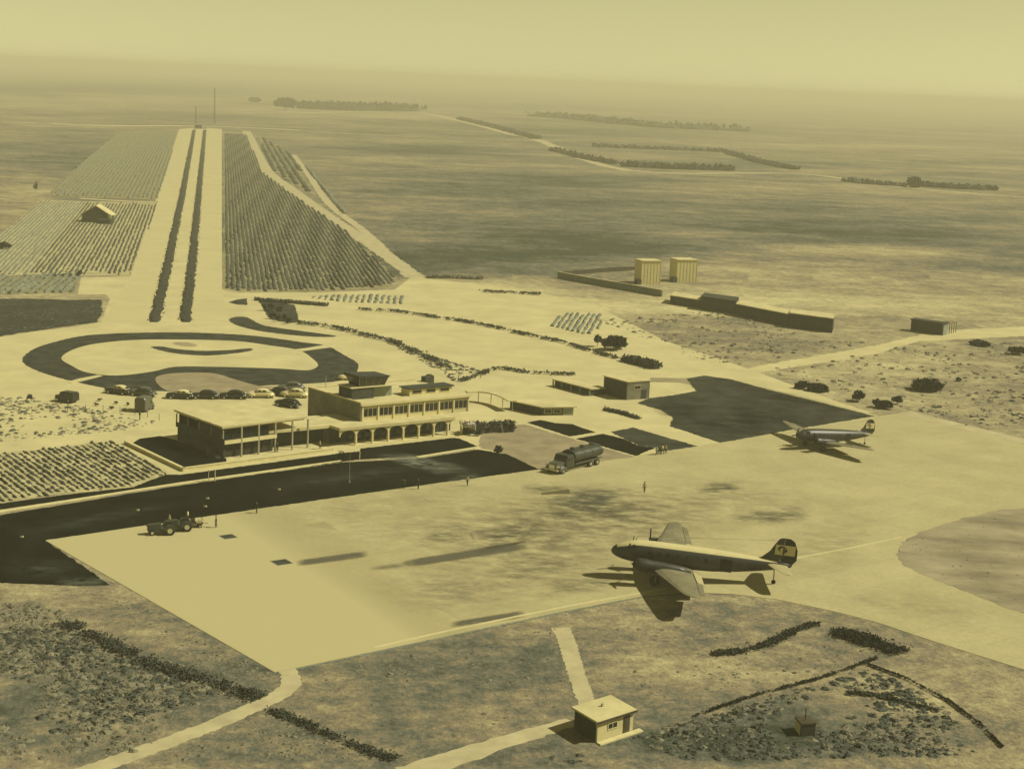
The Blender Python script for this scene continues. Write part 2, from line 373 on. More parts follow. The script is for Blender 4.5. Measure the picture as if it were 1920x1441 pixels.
def build_ground():
    az = np.concatenate([np.arange(-30, 30.01, .13), np.arange(36, 325, 6)]); az = np.radians(az)
    rr = np.concatenate([[1.0, 25, 50], 90 * (24000 / 90) ** (np.arange(260) / 259)])
    A, Rg = np.meshgrid(az, rr); X = Rg * np.sin(A); Y = Rg * np.cos(A)
    P = np.stack([X, Y, np.full_like(X, -CAMH)], -1)
    k = P @ np.array(cF); k = np.where(k > 5, k, np.nan)
    px = 960 + P @ np.array(cR) / k * FOC; py = 720.5 - P @ np.array(cU) / k * FOC
    t = tone_at(np.nan_to_num(px, nan=960), np.nan_to_num(py, nan=1500)); t = np.where(np.isnan(px) | (py > 1700) | (np.abs(px - 960) > 1500), .36, t)
    na, nr = len(az), len(rr)
    vs = np.stack([X, Y, np.zeros_like(X)], -1).reshape(-1, 3)
    i, j = np.meshgrid(np.arange(na), np.arange(nr - 1)); i2 = (i + 1) % na
    fs = np.stack([j * na + i, (j + 1) * na + i, (j + 1) * na + i2, j * na + i2], -1).reshape(-1, 4)[:, ::-1]
    me = bpy.data.meshes.new('ground'); me.from_pydata(vs.tolist(), [], fs.tolist() + [tuple(range(na))][:1]); me.materials.append(M['ground'])
    me.attributes.new('tone', 'FLOAT', 'POINT').data.foreach_set('value', t.reshape(-1).astype(np.float32))
    o = bpy.data.objects.new('ground', me); C.objects.link(o); o['kind'] = 'structure'
build_ground()

# pale bare earth: forecourt, station yard
sheet('forecourt', [(-260, 690), (0, 632), (60, 622), (140, 612), (190, 604), (206, 560), (198, 552), (146, 552), (152, 520), (244, 518), (336, 242), (414, 242), (417, 544), (440, 549), (600, 548), (740, 543), (776, 516),
      (800, 522), (1000, 545), (1120, 575), (1250, 640), (1400, 690), (1645, 780), (1640, 784), (1352, 832), (1180, 858), (1008, 884), (900, 845), (860, 830), (660, 850), (330, 900), (230, 838), (0, 855), (-200, 880), (-200, 740), (0, 742), (-260, 700)], .02, M['earth'])
sheet('field_road', [(1370, 697), (1420, 686), (1640, 648), (1760, 620), (1920, 612), (2100, 600), (2100, 628), (1920, 630), (1720, 640), (1640, 664), (1400, 702), (1640, 774), (1600, 770)], .03, M['earth'], rough=.5)
sheet('field_track', strip_px(smooth_line([(782, 520), (700, 462), (600, 395), (545, 355), (500, 320), (470, 262), (462, 246)]), [6, 9]), .035, M['track'], rough=.6)
sheet('field_track', strip_px(smooth_line([(770, 520), (690, 440), (620, 385), (580, 330), (550, 290)]), [4, 4]), .033, M['track'], rough=.5)
sheet('far_road', strip_px(smooth_line([(100, 232), (200, 236), (330, 236), (430, 238), (560, 244)]), 14), .03, M['earth'])
sheet('far_road', strip_px(smooth_line([(560, 212), (760, 210), (860, 226), (960, 252), (1010, 263), (1180, 320), (1500, 326), (1700, 352), (1960, 372), (2200, 385)]), [16, 7]), .03, M['track'], rough=.8)
sheet('farm_lane', strip_px([(150, 372), (230, 377), (296, 379)], 5), .03, M['path'], rough=.3)

# aprons
sheet('apron', [(85, 1013), (470, 955), (760, 913), (1010, 880), (1180, 856), (1352, 829), (1640, 781), (1705, 772), (1920, 828), (2300, 925), (2300, 960), (1920, 952), (1820, 968), (1752, 988), (1700, 1010), (1684, 1032), (1690, 1052),
      (1716, 1070), (1790, 1100), (1920, 1150), (2300, 1260), (2300, 1400), (1920, 1255), (1760, 1205), (1640, 1165), (1560, 1145), (1460, 1124), (1370, 1113), (1280, 1110), (1200, 1118), (1050, 1147), (800, 1200), (556, 1252), (515, 1260)], .04, M['apron'])
soft('clean_slab', [(86, 1013), (560, 943), (900, 1180), (516, 1259)], .043, M['clean'], 30, 20, .45, 1.2, True)
for q, a in (([(480, 1000), (1100, 890), (1500, 960), (1100, 1130)], .75), ([(620, 1080), (1100, 985), (1200, 1080), (840, 1190)], .8), ([(560, 985), (1050, 905), (1450, 1000), (1180, 1060)], .55), ([(760, 960), (1400, 870), (1650, 960), (1150, 1000)], .6),
             ([(1420, 960), (1700, 930), (1600, 1080), (1450, 1110)], .4), ([(500, 930), (900, 880), (980, 950), (560, 1010)], .35), ([(1500, 1090), (1800, 1110), (1920, 1200), (1640, 1160)], .4)):
    soft('apron_weathering', q, .046, M['stain_soft'], 30, 20, .5, a)
for q, a in (([(553, 1050), (690, 1031), (692, 1045), (556, 1063)], .9), ([(752, 1050), (985, 1014), (990, 1030), (760, 1066)], 1.0), ([(690, 1062), (770, 1050), (770, 1066), (690, 1072)], .7),
             ([(845, 1165), (985, 1142), (990, 1158), (840, 1178)], .8), ([(1010, 915), (1190, 900), (1190, 960), (1040, 975)], 1.0), ([(1360, 962), (1520, 940), (1530, 985), (1370, 988)], .8),
             ([(970, 905), (1060, 900), (1070, 925), (980, 930)], .7), ([(1300, 905), (1400, 895), (1400, 925), (1310, 935)], .8), ([(780, 1000), (880, 985), (890, 1010), (790, 1020)], .5),
             ([(880, 1000), (1010, 960), (1040, 1000), (900, 1040)], .55), ([(1000, 1100), (1180, 1060), (1190, 1100), (1010, 1130)], .5)):
    soft('apron_stain', q, .052, M['strip'] if q[0] in ((553, 1050), (752, 1050), (845, 1165), (690, 1062)) else M['stain'], 40, 12, .3 if q[0] in ((553, 1050), (752, 1050), (845, 1165)) else .7, a)
sheet('dry_island', [(1684, 1034), (1700, 1011), (1752, 989), (1820, 969), (1925, 953), (2250, 960), (2250, 1240), (1920, 1150), (1790, 1100), (1716, 1071), (1690, 1053)], .06, M['islandgrass'], kind='stuff', smooth=True, rough=.35)
sheet('joint', strip_px([(1478, 1049), (1600, 1026), (1692, 1006)], .45), .06, M['path'])
sheet('joint', strip_px([(700, 1214), (850, 1180), (1060, 1137), (1250, 1103)], .5), .06, M['path'])
sheet('verge', [(1705, 770), (1925, 824), (1920, 834), (1700, 778)], .05, M['track'])

# avenue
sheet('avenue', [(336, 242), (363, 240), (280, 606), (190, 606), (245, 518)], .03, M['road'])
sheet('avenue', [(388, 240), (416, 242), (416, 546), (430, 600), (358, 607)], .03, M['road'])
def hedge_line(name, label, line, w, h, n, m, cat='hedge', group=None, core=True, size=.5, jit=.25):
    """a clipped or loose hedge along a pixel line: leafy core and leaf clumps"""
    pts = [at(*p) for p in line]; seg = [(b - a).length for a, b in zip(pts, pts[1:])]; T = sum(seg)
    base = pts[0].lerp(pts[-1], .5); mb = MB()
    def pos(t):
        d = t * T
        for k, L in enumerate(seg):
            if d <= L or k == len(seg) - 1:
                a, b = pts[k], pts[k + 1]; dd = (b - a).normalized(); return a.lerp(b, min(1, d / L)), Vector((-dd.y, dd.x, 0))
            d -= L
    K = max(3, int(T / max(.5, w * .3))); K = min(K, 320)
    if core:
        rings = []
        for k in range(K + 1):
            p, nn = pos(k / K); e = .75 if k in (0, K) else 1
            ws = w * .42 * e * (1 + random.uniform(-jit, jit)); hs = h * .85 * e * (1 + random.uniform(-jit, jit))
            o = random.uniform(-.1, .1) * w
            rings.append([p - nn * (ws + o), p - nn * (ws * .95 + o) + Vector((0, 0, hs * .6)), p - nn * (ws * .5 + o) + Vector((0, 0, hs)), p + nn * (ws * .5 - o) + Vector((0, 0, hs * (1 + random.uniform(-.12, .1)))), p + nn * (ws * .95 - o) + Vector((0, 0, hs * .6)), p + nn * (ws - o)])
        mb.loft(rings)
    ph = random.uniform(0, 6); made = 0
    while made < n:
        t = random.random()
        if core: off = random.uniform(-.55, .55)
        else:
            if random.random() > .55 + .3 * math.sin(ph + t * T * .55) + .2 * math.sin(2 * ph + t * T * 1.7): continue
            off = random.gauss(0, .24) + .22 * math.sin(ph * 3 + t * T * .21)
        made += 1; p, nn = pos(t); p = p + nn * off * w
        mb.leaves((p.x, p.y, h * random.uniform(.25, .8)), (size * .7, size * .7, size * .7), 3, size * .5)
    o = mb.build(name, m, base=base)
    return tag(o, label, cat, group)
hedge_line('hedge', 'long dark hedge strip down the avenue, left of the pair', [(290, 604), (316, 490), (341, 370), (364, 244)], 3.2, .55, 2200, M['leaf'], group='hedge strips along the avenue', size=.4, jit=.08)
hedge_line('hedge', 'long dark hedge strip down the avenue, right of the pair', [(347, 604), (361, 490), (372, 370), (384, 244)], 3.2, .55, 2200, M['leaf'], group='hedge strips along the avenue', size=.4, jit=.08)

# roundabout garden in front of the terminal (zoomed tracing: x/2.743, 480+y/2.743)
def Z3(L): return [(x / 2.743, 480 + y / 2.743) for x, y in L]
sheet('lawn', Z3([(115, 540), (140, 500), (220, 460), (400, 415), (600, 398), (900, 393), (1150, 400), (1350, 415), (1550, 443), (1680, 462), (1780, 515), (1840, 555), (1825, 605), (1740, 642), (1600, 655), (1500, 660), (1330, 668), (1200, 694), (1000, 700), (850, 695), (700, 692), (550, 680), (380, 645), (250, 610), (160, 575)]), .05, M['ring'], kind='stuff', smooth=True, rough=.16)
sheet('gravel_bed', Z3([(315, 525), (380, 480), (500, 450), (700, 432), (900, 430), (1200, 437), (1400, 462), (1540, 486), (1610, 530), (1635, 565), (1580, 588), (1450, 580), (1300, 575), (1100, 570), (900, 570), (780, 595), (600, 615), (450, 600), (370, 565)]), .065, M['earth'], smooth=True)
sheet('dry_bed', Z3([(800, 640), (830, 612), (950, 600), (1100, 604), (1200, 632), (1330, 668), (1420, 672), (1330, 690), (1200, 704), (1000, 702), (860, 692)]), .068, M['drylawn'], kind='stuff', smooth=True)
sheet('lawn', Z3([(775, 470), (830, 466), (900, 478), (1020, 488), (1150, 486), (1280, 476), (1295, 486), (1220, 500), (1080, 512), (960, 508), (860, 494)]), .08, M['ring'], kind='stuff', smooth=True, rough=.16)
sheet('lawn', Z3([(885, 448), (950, 444), (1010, 456), (1000, 466), (930, 462)]), .08, M['drylawn'], kind='stuff', smooth=True, rough=.2)
sheet('path', Z3([(345, 648), (400, 632), (505, 612), (530, 617), (430, 642), (370, 656)]), .075, M['path'])
sheet('path', Z3([(1500, 482), (1570, 474), (1665, 458), (1700, 470), (1600, 484), (1540, 492)]), .075, M['path'])
sheet('lawn', Z3([(1180, 325), (1210, 314), (1260, 313), (1300, 330), (1350, 355), (1450, 372), (1600, 392), (1730, 412), (1640, 416), (1500, 406), (1350, 388), (1250, 366), (1195, 345)]), .05, M['ring'], kind='stuff', smooth=True, rough=.16)
sheet('lawn', Z3([(1175, 238), (1220, 224), (1270, 218), (1272, 252), (1220, 250)]), .05, M['ring'], kind='stuff', rough=.14)
sheet('grass_plot', [(-60, 560), (60, 560), (120, 562), (190, 562), (192, 585), (180, 604), (120, 612), (40, 624), (-60, 640)], .05, M['lawn_mid'], kind='stuff', rough=.4)

# lawns and beds along the apron
sheet('lawn', [(676, 861), (676, 841), (848, 821), (862, 822), (897, 838), (790, 855)], .06, M['lawn'], kind='stuff', rough=.14)
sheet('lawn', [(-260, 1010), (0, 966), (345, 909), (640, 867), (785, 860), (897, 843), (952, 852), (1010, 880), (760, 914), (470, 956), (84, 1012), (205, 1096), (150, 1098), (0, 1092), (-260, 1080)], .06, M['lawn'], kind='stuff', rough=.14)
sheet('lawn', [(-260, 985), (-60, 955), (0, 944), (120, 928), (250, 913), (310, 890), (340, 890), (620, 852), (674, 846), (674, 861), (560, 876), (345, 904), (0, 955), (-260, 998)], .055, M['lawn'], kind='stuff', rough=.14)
soft('worn_turf', [(676, 846), (760, 846), (960, 890), (800, 890)], .07, M['wear'], 24, 12, .7, .7)
soft('worn_turf', [(840, 890), (905, 884), (905, 902), (830, 908)], .07, M['wear'], 24, 12, .7, 1)
soft('worn_turf', [(690, 852), (760, 846), (900, 884), (830, 896)], .072, M['wear'], 24, 12, .5, 1.3)
soft('worn_turf', [(0, 990), (300, 940), (420, 930), (0, 1030)], .072, M['wear'], 24, 12, .8, .35)
soft('worn_turf', [(420, 905), (800, 862), (900, 870), (480, 940)], .072, M['wear'], 24, 12, .8, .35)
soft('worn_turf', [(0, 1040), (140, 1040), (190, 1090), (0, 1090)], .072, M['wear'], 24, 12, .8, .4)
soft('worn_turf', [(110, 1080), (200, 1078), (215, 1100), (90, 1102)], .07, M['wear'], 24, 12, .7, 1)
sheet('path', strip_px([(-300, 1009), (0, 959), (345, 905), (640, 864)], [1.0, .7]), .10, M['kerb'])
sheet('path', strip_px([(782, 857), (900, 838)], .8), .10, M['kerb'])
def Z6(L): return [(900 + x / 3.692, 660 + y / 3.692) for x, y in L]
sheet('lawn', Z6([(325, 487), (420, 470), (520, 492), (640, 500), (700, 522), (800, 555), (620, 584)]), .06, M['lawn'], kind='stuff', rough=.14)
sheet('lawn', Z6([(665, 600), (850, 566), (1000, 602), (1100, 650), (1215, 662), (1080, 718)]), .06, M['lawn'], kind='stuff', rough=.14)
sheet('dry_lawn', Z6([(905, 552), (1060, 522), (1290, 590), (1510, 652), (1225, 692), (1215, 660), (1100, 648), (1000, 600)]), .05, M['lawn_mid'], kind='stuff', rough=.2)
sheet('dry_lawn', [(897, 838), (905, 800), (985, 796), (1065, 820), (1190, 856), (1010, 881), (952, 852)], .045, M['drylawn'], kind='stuff', rough=.2)
sheet('lawn', [(1216, 747), (1262, 741), (1306, 733), (1296, 722), (1287, 710), (1320, 704), (1370, 711), (1450, 733), (1560, 760), (1640, 780), (1500, 803), (1352, 830), (1256, 799), (1262, 783), (1238, 768), (1195, 756)], .06, M['lawn_mid'], kind='stuff', rough=.2)
sheet('dry_lawn', [(1216, 716), (1220, 708), (1287, 709), (1300, 722), (1275, 717)], .05, M['drylawn'], kind='stuff', rough=.2)
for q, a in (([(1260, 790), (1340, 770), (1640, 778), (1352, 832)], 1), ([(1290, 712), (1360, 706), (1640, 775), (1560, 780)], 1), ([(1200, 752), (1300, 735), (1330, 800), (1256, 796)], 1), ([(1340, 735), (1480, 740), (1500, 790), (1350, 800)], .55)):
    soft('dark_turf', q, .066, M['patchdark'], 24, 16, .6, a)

# foreground tracks
sheet('track', strip_px(smooth_line([(536, 1252), (546, 1275), (538, 1292), (505, 1312), (450, 1336), (390, 1362), (300, 1396), (200, 1432), (60, 1480)]), [2.0, 2.4]), .03, M['track'], rough=.15)
sheet('path', strip_px(smooth_line([(1050, 1176), (1062, 1200), (1080, 1260), (1102, 1322)]), [2.2, 1.9]), .03, M['track'], rough=.12)
sheet('path', strip_px(smooth_line([(1075, 1352), (980, 1380), (880, 1412), (760, 1450)]), [2.0, 3.2]), .028, M['track'], rough=.3)
sheet('verge', strip_px([(556, 1254), (800, 1202), (1050, 1149), (1200, 1119.5), (1280, 1112)], .35), .045, M['stonewall'], rough=.12)

# ================================================================== CROPS
_T = ' first second third fourth fifth sixth seventh eighth ninth tenth eleventh twelfth thirteenth fourteenth fifteenth sixteenth seventeenth eighteenth nineteenth'.split(' ')
def ordinal(n):
    if n < 20: return _T[n]
    t = ['', '', 'twenti', 'thirti', 'forti', 'fifti'][n // 10]
    return t + 'eth' if n % 10 == 0 else t[:-1] + 'y-' + _T[n % 10]
def rows(poly, d0, d1, spacing, hgt, m, name, label, group, frac=.6, step=3.0, skip=.0, jit=.3, cat='crop row', soil=None, ragged=0, flip=True, m2=None):
    far = step > 1.4; wob = .3 if not far else .12
    W = [at(*p) for p in poly]
    if soil: sheet(soil[0], poly, .025, soil[1], rough=.8)
    a, b = at(*d0), at(*d1); d = (b - a); d.z = 0; d.normalize(); nn = Vector((-d.y, d.x, 0))
    P = [(w.dot(d), w.dot(nn)) for w in W]; lo = min(p[1] for p in P); hi = max(p[1] for p in P); k = 0; made = []
    c = lo + spacing * .5
    while c < hi:
        xs = []
        for i in range(len(P)):
            (x0, y0), (x1, y1) = P[i], P[(i + 1) % len(P)]
            if (y0 > c) != (y1 > c): xs.append(x0 + (x1 - x0) * (c - y0) / (y1 - y0))
        xs.sort()
        for s0, s1 in zip(xs[::2], xs[1::2]):
            if s1 - s0 < step * 1.5: continue
            s0 += random.uniform(0, ragged); s1 -= random.uniform(0, ragged)
            n = max(3, int((s1 - s0) / step)); n = min(n, 420); mb = MB(); rings = []
            for i in range(n + 1):
                s = s0 + (s1 - s0) * i / n; o = c + random.uniform(-.12, .12) * spacing
                w = spacing * frac * .5 * (1 + random.uniform(-jit, jit)); h = hgt * (1 + random.uniform(-jit, jit) * (1.5 if not far else .6)) * (1 if not far else .8 + .3 * math.sin(s * .045 + c * .6))
                if random.random() < skip: w *= .35; h *= .25
                p = d * s + nn * o; z = Vector((0, 0, h))
                rings.append([p - nn * w, p - nn * w * random.uniform(.5, .85) + z * random.uniform(.4, .9), p + nn * w * random.uniform(-wob, wob) + z, p + nn * w * random.uniform(.5, .85) + z * random.uniform(.4, .9), p + nn * w])
            mb.loft(rings)
            made.append(tag(mb.build(name, m if not m2 or (c - lo) / (hi - lo) < random.uniform(.35, .75) else m2, base=d * ((s0 + s1) / 2) + nn * c), label, cat, group)); k += 1
        c += spacing
    if flip: made.reverse()
    for i, o in enumerate(made): o['label'] = ordinal(i + 1) + ' ' + label
    return k
LF = [(334, 246), (244, 517), (150, 517), (-120, 517), (-60, 470), (20, 420), (120, 335), (190, 275), (225, 246)]
nrow = 0
nrow += rows([(296, 381), (244, 517), (152, 517), (-120, 517), (-60, 470), (20, 425), (80, 375)], (242, 517), (336, 242), 1.45, .42, M['crop'], 'crop_row', 'crop row from the avenue in the plot with the barn', 'crop rows around the barn', .5, 4, .06, soil=('field_soil', M['soil']), jit=.16, ragged=14, m2=M['crop_light'])
nrow += rows([(334, 246), (297, 375), (150, 370), (90, 365), (160, 300), (225, 246)], (242, 517), (336, 242), 2.2, .5, M['crop_light'], 'crop_row', 'crop row left of the avenue, beyond the farm lane', 'crop rows beyond the farm lane', .5, 8, .06, soil=('field_soil', M['fieldsoil']), ragged=16)
nrow += rows([(418, 540), (420, 250), (462, 252), (492, 322), (560, 372), (640, 425), (745, 522), (735, 538), (600, 547), (450, 547)], (416, 545), (419, 245), 1.55, .5, M['crop'], 'crop_row', 'dark crop row rightward from the avenue, before the diagonal track', 'crop rows right of the avenue', .8, 4, .03, soil=('field_soil', M['fieldsoil']), ragged=9, jit=.16)
nrow += rows([(484, 252), (545, 288), (592, 368), (510, 318)], (416, 545), (419, 245), 4.2, 1.0, M['crop'], 'crop_row', 'short crop row from the left in the plot past the diagonal track', 'crop rows beyond the diagonal track', .72, 5, .08, soil=('field_soil', M['fieldsoil']), ragged=5)
nrow += rows([(556, 285), (600, 340), (648, 402), (624, 384), (585, 330)], (416, 545), (419, 245), 4.0, .9, M['crop_light'], 'crop_row', 'sparse crop row from the left past the outer track', 'sparse crop rows past the track', .6, 5, .1, ragged=5)
nrow += rows([(-80, 862), (0, 850), (120, 836), (205, 826), (232, 838), (300, 880), (320, 888), (250, 912), (120, 926), (0, 942), (-80, 954)], (0, 845), (150, 952), 1.1, .26, M['crop'], 'crop_row', 'slanting crop row leftward from the terrace wall', 'crop rows left of the terrace', .5, .6, .22, soil=('field_soil', M['soil']), ragged=2, jit=.4)
nrow += rows([(-80, 520), (0, 518), (148, 512), (150, 522), (140, 548), (0, 552), (-80, 554)], (-60, 552), (-10, 520), 2.2, .8, M['crop_light'], 'crop_row', 'clumpy short crop row from the right in the strip beside the avenue mouth', 'short clumpy crop rows', .55, 1.5, .3, soil=('field_soil', M['fieldsoil']))
nrow += rows([(575, 557), (640, 553), (700, 553), (755, 556), (757, 570), (640, 566)], (600, 570), (612, 548), 1.8, .4, M['crop_light'], 'crop_row', 'short crop row from the left in the thin strip below the dark field', 'thin strip of crop rows', .55, 1.5, .1)
nrow += rows([(1040, 598), (1060, 588), (1125, 590), (1128, 612), (1100, 628), (1035, 612)], (1060, 625), (1085, 588), 1.5, .45, M['crop_light'], 'crop_row', 'row from the left in the small scrub plot left of the tree clumps', 'rows of the small plot by the scrub', .55, 1.2, .1)
print('rows', nrow)

# ================================================================== BUILDINGS
class Fr:
    """ground frame of a building: e1 along its front, e2 away from the front (the blocks of this airport are not quite square)"""
    def __init__(s, A, B=None, e1=None, e2=None):
        s.O = at(*A)
        s.e1 = e1 if e1 else (at(*B) - s.O).normalized()
        s.e2 = e2 if e2 else Vector((-s.e1.y, s.e1.x, 0))
    def P(s, u, v, z=0): q = s.O + s.e1 * u + s.e2 * v; return Vector((q.x, q.y, z))
    def loc(s, px, py, z=0):
        d = at(px, py, z) - s.O; det = s.e1.x * s.e2.y - s.e1.y * s.e2.x
        return (d.x * s.e2.y - d.y * s.e2.x) / det, (s.e1.x * d.y - s.e1.y * d.x) / det
def fb(mb, fr, u0, u1, v0, v1, z0, z1):
    return mb.hexa([fr.P(u0, v0, z0), fr.P(u1, v0, z0), fr.P(u1, v1, z0), fr.P(u0, v1, z0), fr.P(u0, v0, z1), fr.P(u1, v0, z1), fr.P(u1, v1, z1), fr.P(u0, v1, z1)])
def part(name, m, par, fr, *boxes, **kw):
    mb = MB()
    for b in boxes: fb(mb, fr, *b)
    return mb.build(name, m, par, **kw)
def win(par, fr, u0, u1, v, z0, z1, face='front', mull=0, fw=.08, name='window', fmat='frame'):
    """framed window proud of a front (v const) or side (u const) wall, pane set back in the frame"""
    fm, pm = MB(), MB(); d = .06
    if face == 'front':
        for b in ((u0, u1, v - d, v + .1, z0, z0 + fw), (u0, u1, v - d, v + .1, z1 - fw, z1), (u0, u0 + fw, v - d, v + .1, z0 + fw, z1 - fw), (u1 - fw, u1, v - d, v + .1, z0 + fw, z1 - fw)): fb(fm, fr, *b)
        for k in range(mull): c = u0 + (u1 - u0) * (k + 1) / (mull + 1); fb(fm, fr, c - .03, c + .03, v - d, v + .05, z0 + fw, z1 - fw)
        fb(pm, fr, u0 + fw, u1 - fw, v - .01, v + .03, z0 + fw, z1 - fw)
    else:
        uu = v
        for b in ((uu - d, uu + .1, u0, u1, z0, z0 + fw), (uu - d, uu + .1, u0, u1, z1 - fw, z1), (uu - d, uu + .1, u0, u0 + fw, z0 + fw, z1 - fw), (uu - d, uu + .1, u1 - fw, u1, z0 + fw, z1 - fw)): fb(fm, fr, *b)
        fb(pm, fr, uu - .01, uu + .03, u0 + fw, u1 - fw, z0 + fw, z1 - fw)
    f = fm.build(name, M[fmat], par); pm.build('pane', M['glass'], f); return f

# ---- terminal: arcade below, office floor with seven windows above, control cabin on the roof
F0 = Fr((667, 835), (839, 817))
zA = ztop(F0.O, 804); zB = zA + .5
u_, v_ = F0.loc(677, 790, zB); vU = v_
zU = ztop(F0.P(u_, vU), 757)
uL0, _ = F0.loc(677, 757, zU); uR0, vR0 = F0.loc(872, 737, zU)
bl = F0.loc(578, 727, zU)
e2 = (F0.P(bl[0], bl[1]) - F0.P(uL0, vU)).normalized()
FT = Fr((667, 835), (839, 817), e2=e2)
uL, vU = FT.loc(677, 757, zU); uR, _ = FT.loc(872, 737, zU); _, vB = FT.loc(578, 727, zU); uE, _ = FT.loc(869, 786, zB)
print('terminal', zA, zU, uL, uR, vU, vB, uE)
T = thing('terminal_building', 'long white terminal with arches below, window band above and rooftop control cabin', 'terminal', FT.P(0, 0), w=True)
ub0 = -FT.loc(697, 831.5)[0] - .15
part('roof_slab', M['roofpale'], T, FT, (ub0, uE, -.35, vB * .55, zA, zB))
part('bridge_roof', M['roofpale'], T, FT, (-19.5, ub0 - .002, 2.6, vB * .55, zA, zB - .01))
part('arcade_floor', M['kerb'], T, FT, (-.6, uE - .2, -.6, 3.0, .0, .16))
part('back_wall', M['dark'], T, FT, (ub0 + .2, uE - .5, 2.9, 3.15, .16, zA - .01))  # shade of the arcade recess is put into the dark colour
part('back_wall', M['dark'], T, FT, (-18.5, ub0 + .198, 5.0, 5.25, .1, zA - .01))  # dark colour stands for the shade under the bridge roof
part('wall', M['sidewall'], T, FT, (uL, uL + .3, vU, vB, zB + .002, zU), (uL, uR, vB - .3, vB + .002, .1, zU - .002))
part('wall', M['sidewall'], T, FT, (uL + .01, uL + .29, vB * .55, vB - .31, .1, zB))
FW0, FW1 = FT.loc(678, 783, 0)[0], 0
zw0, zw1 = ztop(FT.P(uL, vU), 783), ztop(FT.P(uL, vU), 766)
zw0 = max(zw0, zB + .5)
part('wall', M['white'], T, FT, (uL + .3, uR, vU + .1, vU + .35, zB, zU - .35), (uR - .3, uR, vU + .35, vB - .3, zB, zU - .35))
part('cornice', M['white'], T, FT, (uL - .05, uR + .3, vU - .25, vU + .12, zU - .42, zU + .04))
part('roof', M['roofpale'], T, FT, (uL + .3, uR + .15, vU + .12, vB - .3, zU - .35, zU - .05))
part('parapet', M['white'], T, FT, (uL + .02, uL + .28, vU + .12, vB, zU, zU + .25), (uL + .3, uR + .2, vB - .28, vB - .02, zU, zU + .2))
ww = (uR - uL - .5) / 7
for k in range(7):
    a = uL + .35 + ww * k
    win(T, FT, a + .22, a + ww - .18, vU + .1, zw0, zw1 - .05, mull=2)
for k in range(8): part('pilaster', M['white'], T, FT, (uL + .35 + ww * k - .1, uL + .35 + ww * k + .16, vU - .06, vU + .09, zB + .01, zU - .43))
# arches and posts
up = [FT.loc(x, y)[0] for x, y in ((667, 835), (697, 831.5), (727, 828.5), (755, 825.5), (784, 822.5), (812, 819.5), (839, 817))]
up.append(up[-1] + (up[-1] - up[-2])); up = [up[0] - (up[1] - up[0])] + up
def arch(u0, u1, v0, v1, zs, zt, w=.12):
    mb = MB(); n = 10; q = []
    for i in range(n + 1):
        t = math.pi * i / n; q.append((u0 + w + (u1 - u0 - 2 * w) * (1 - math.cos(t)) / 2, zs + (zt - .1 - zs) * math.sin(t) ** .8))
    q = [(u0, zs)] + q + [(u1, zs)]
    for (a, za), (b, zb_) in zip(q, q[1:]):
        if b - a < 1e-4: continue
        mb.hexa([FT.P(a, v0, za), FT.P(b, v0, zb_), FT.P(b, v1, zb_), FT.P(a, v1, za), FT.P(a, v0, zt), FT.P(b, v0, zt), FT.P(b, v1, zt), FT.P(a, v1, zt)])
    return mb
for a, b in zip(up, up[1:]):
    arch(a, b, -.12, .18, zA * .6, zA - .004).build('arch', M['white'], T)
for a in up[1:]:
    part('column', M['white'], T, FT, (a - .15, a + .15, -.16, .22, .16, zA * .6 - .003))
for a, b in zip(up[1:], up[2:]):
    win(T, FT, a + .35, b - .35, 2.88, .25, zA * .75, mull=1, name='glazed_door', fmat='dark')  # frames dark as well, coloured for the recess shade
# control cabin: base block, outward leaning glass cabin, butterfly roof
uc, vc = FT.loc(662, 750, zU); uc2, _ = FT.loc(712, 744, zU)
part('tower_base', M['dark'], T, FT, (uc, uc + 4.6, vc + .5, vc + 4.5, zU - .04, zU + 2.0))
part('tower_ledge', M['roofpale'], T, FT, (uc - .2, uc + 9.2, vc + .3, vc + 4.7, zU + 2.0, zU + 2.14))
part('tower_base', M['grey'], T, FT, (uc + 4.62, uc + 9.0, vc + 1.5, vc + 4.5, zU - .04, zU + 1.9))
def lean(u0, u1, v0, v1, z0, z1, o, m, name, top=(0, 0)):
    mb = MB(); mb.hexa([FT.P(u0, v0, z0), FT.P(u1, v0, z0), FT.P(u1, v1, z0), FT.P(u0, v1, z0), FT.P(u0 - o, v0 - o, z1 + top[0]), FT.P(u1 + o, v0 - o, z1 + top[1]), FT.P(u1 + o, v1 + o, z1 + top[1]), FT.P(u0 - o, v1 + o, z1 + top[0])])
    return mb.build(name, m, T)
cabin = lean(uc + 1.9, uc + 7.0, vc + .9, vc + 4.2, zU + 2.15, zU + 3.7, .5, M['glass'], 'control_cabin', (.25, -.05))
mb = MB()
for k in range(5):
    u = uc + 1.9 + 5.1 * k / 4; t = k / 4 * 2 - 1
    mb.tube(FT.P(u, vc + .88, zU + 2.15), FT.P(u + .5 * t, vc + .38, zU + 3.7 + .25 - .3 * k / 4), .05, 5)
mb.build('mullion', M['post'], cabin)
lean(uc + 1.2, uc + 7.7, vc + .2, vc + 4.9, zU + 3.72, zU + 3.95, .05, M['darkroof'], 'cabin_roof', (.3, -.05)); 
uh, vh = FT.loc(768, 742, zU)
part('roof_house', M['white'], T, FT, (uh, uh + 9.2, vh, vh + 2.6, zU - .04, zU + 1.2))
part('roof_house_cover', M['darkroof'], T, FT, (uh - .3, uh + 9.5, vh - .3, vh + 2.9, zU + 1.21, zU + 1.4))
for k in range(3): win(T, FT, uh + .5 + 3 * k, uh + 2.6 + 3 * k, vh, zU + .3, zU + 1.05)
ux, vx = FT.loc(798, 716, zU)
part('roof_tank', M['dark'], T, FT, (ux, ux + 1.9, vx, vx + 1.4, zU - .3, zU + .95))
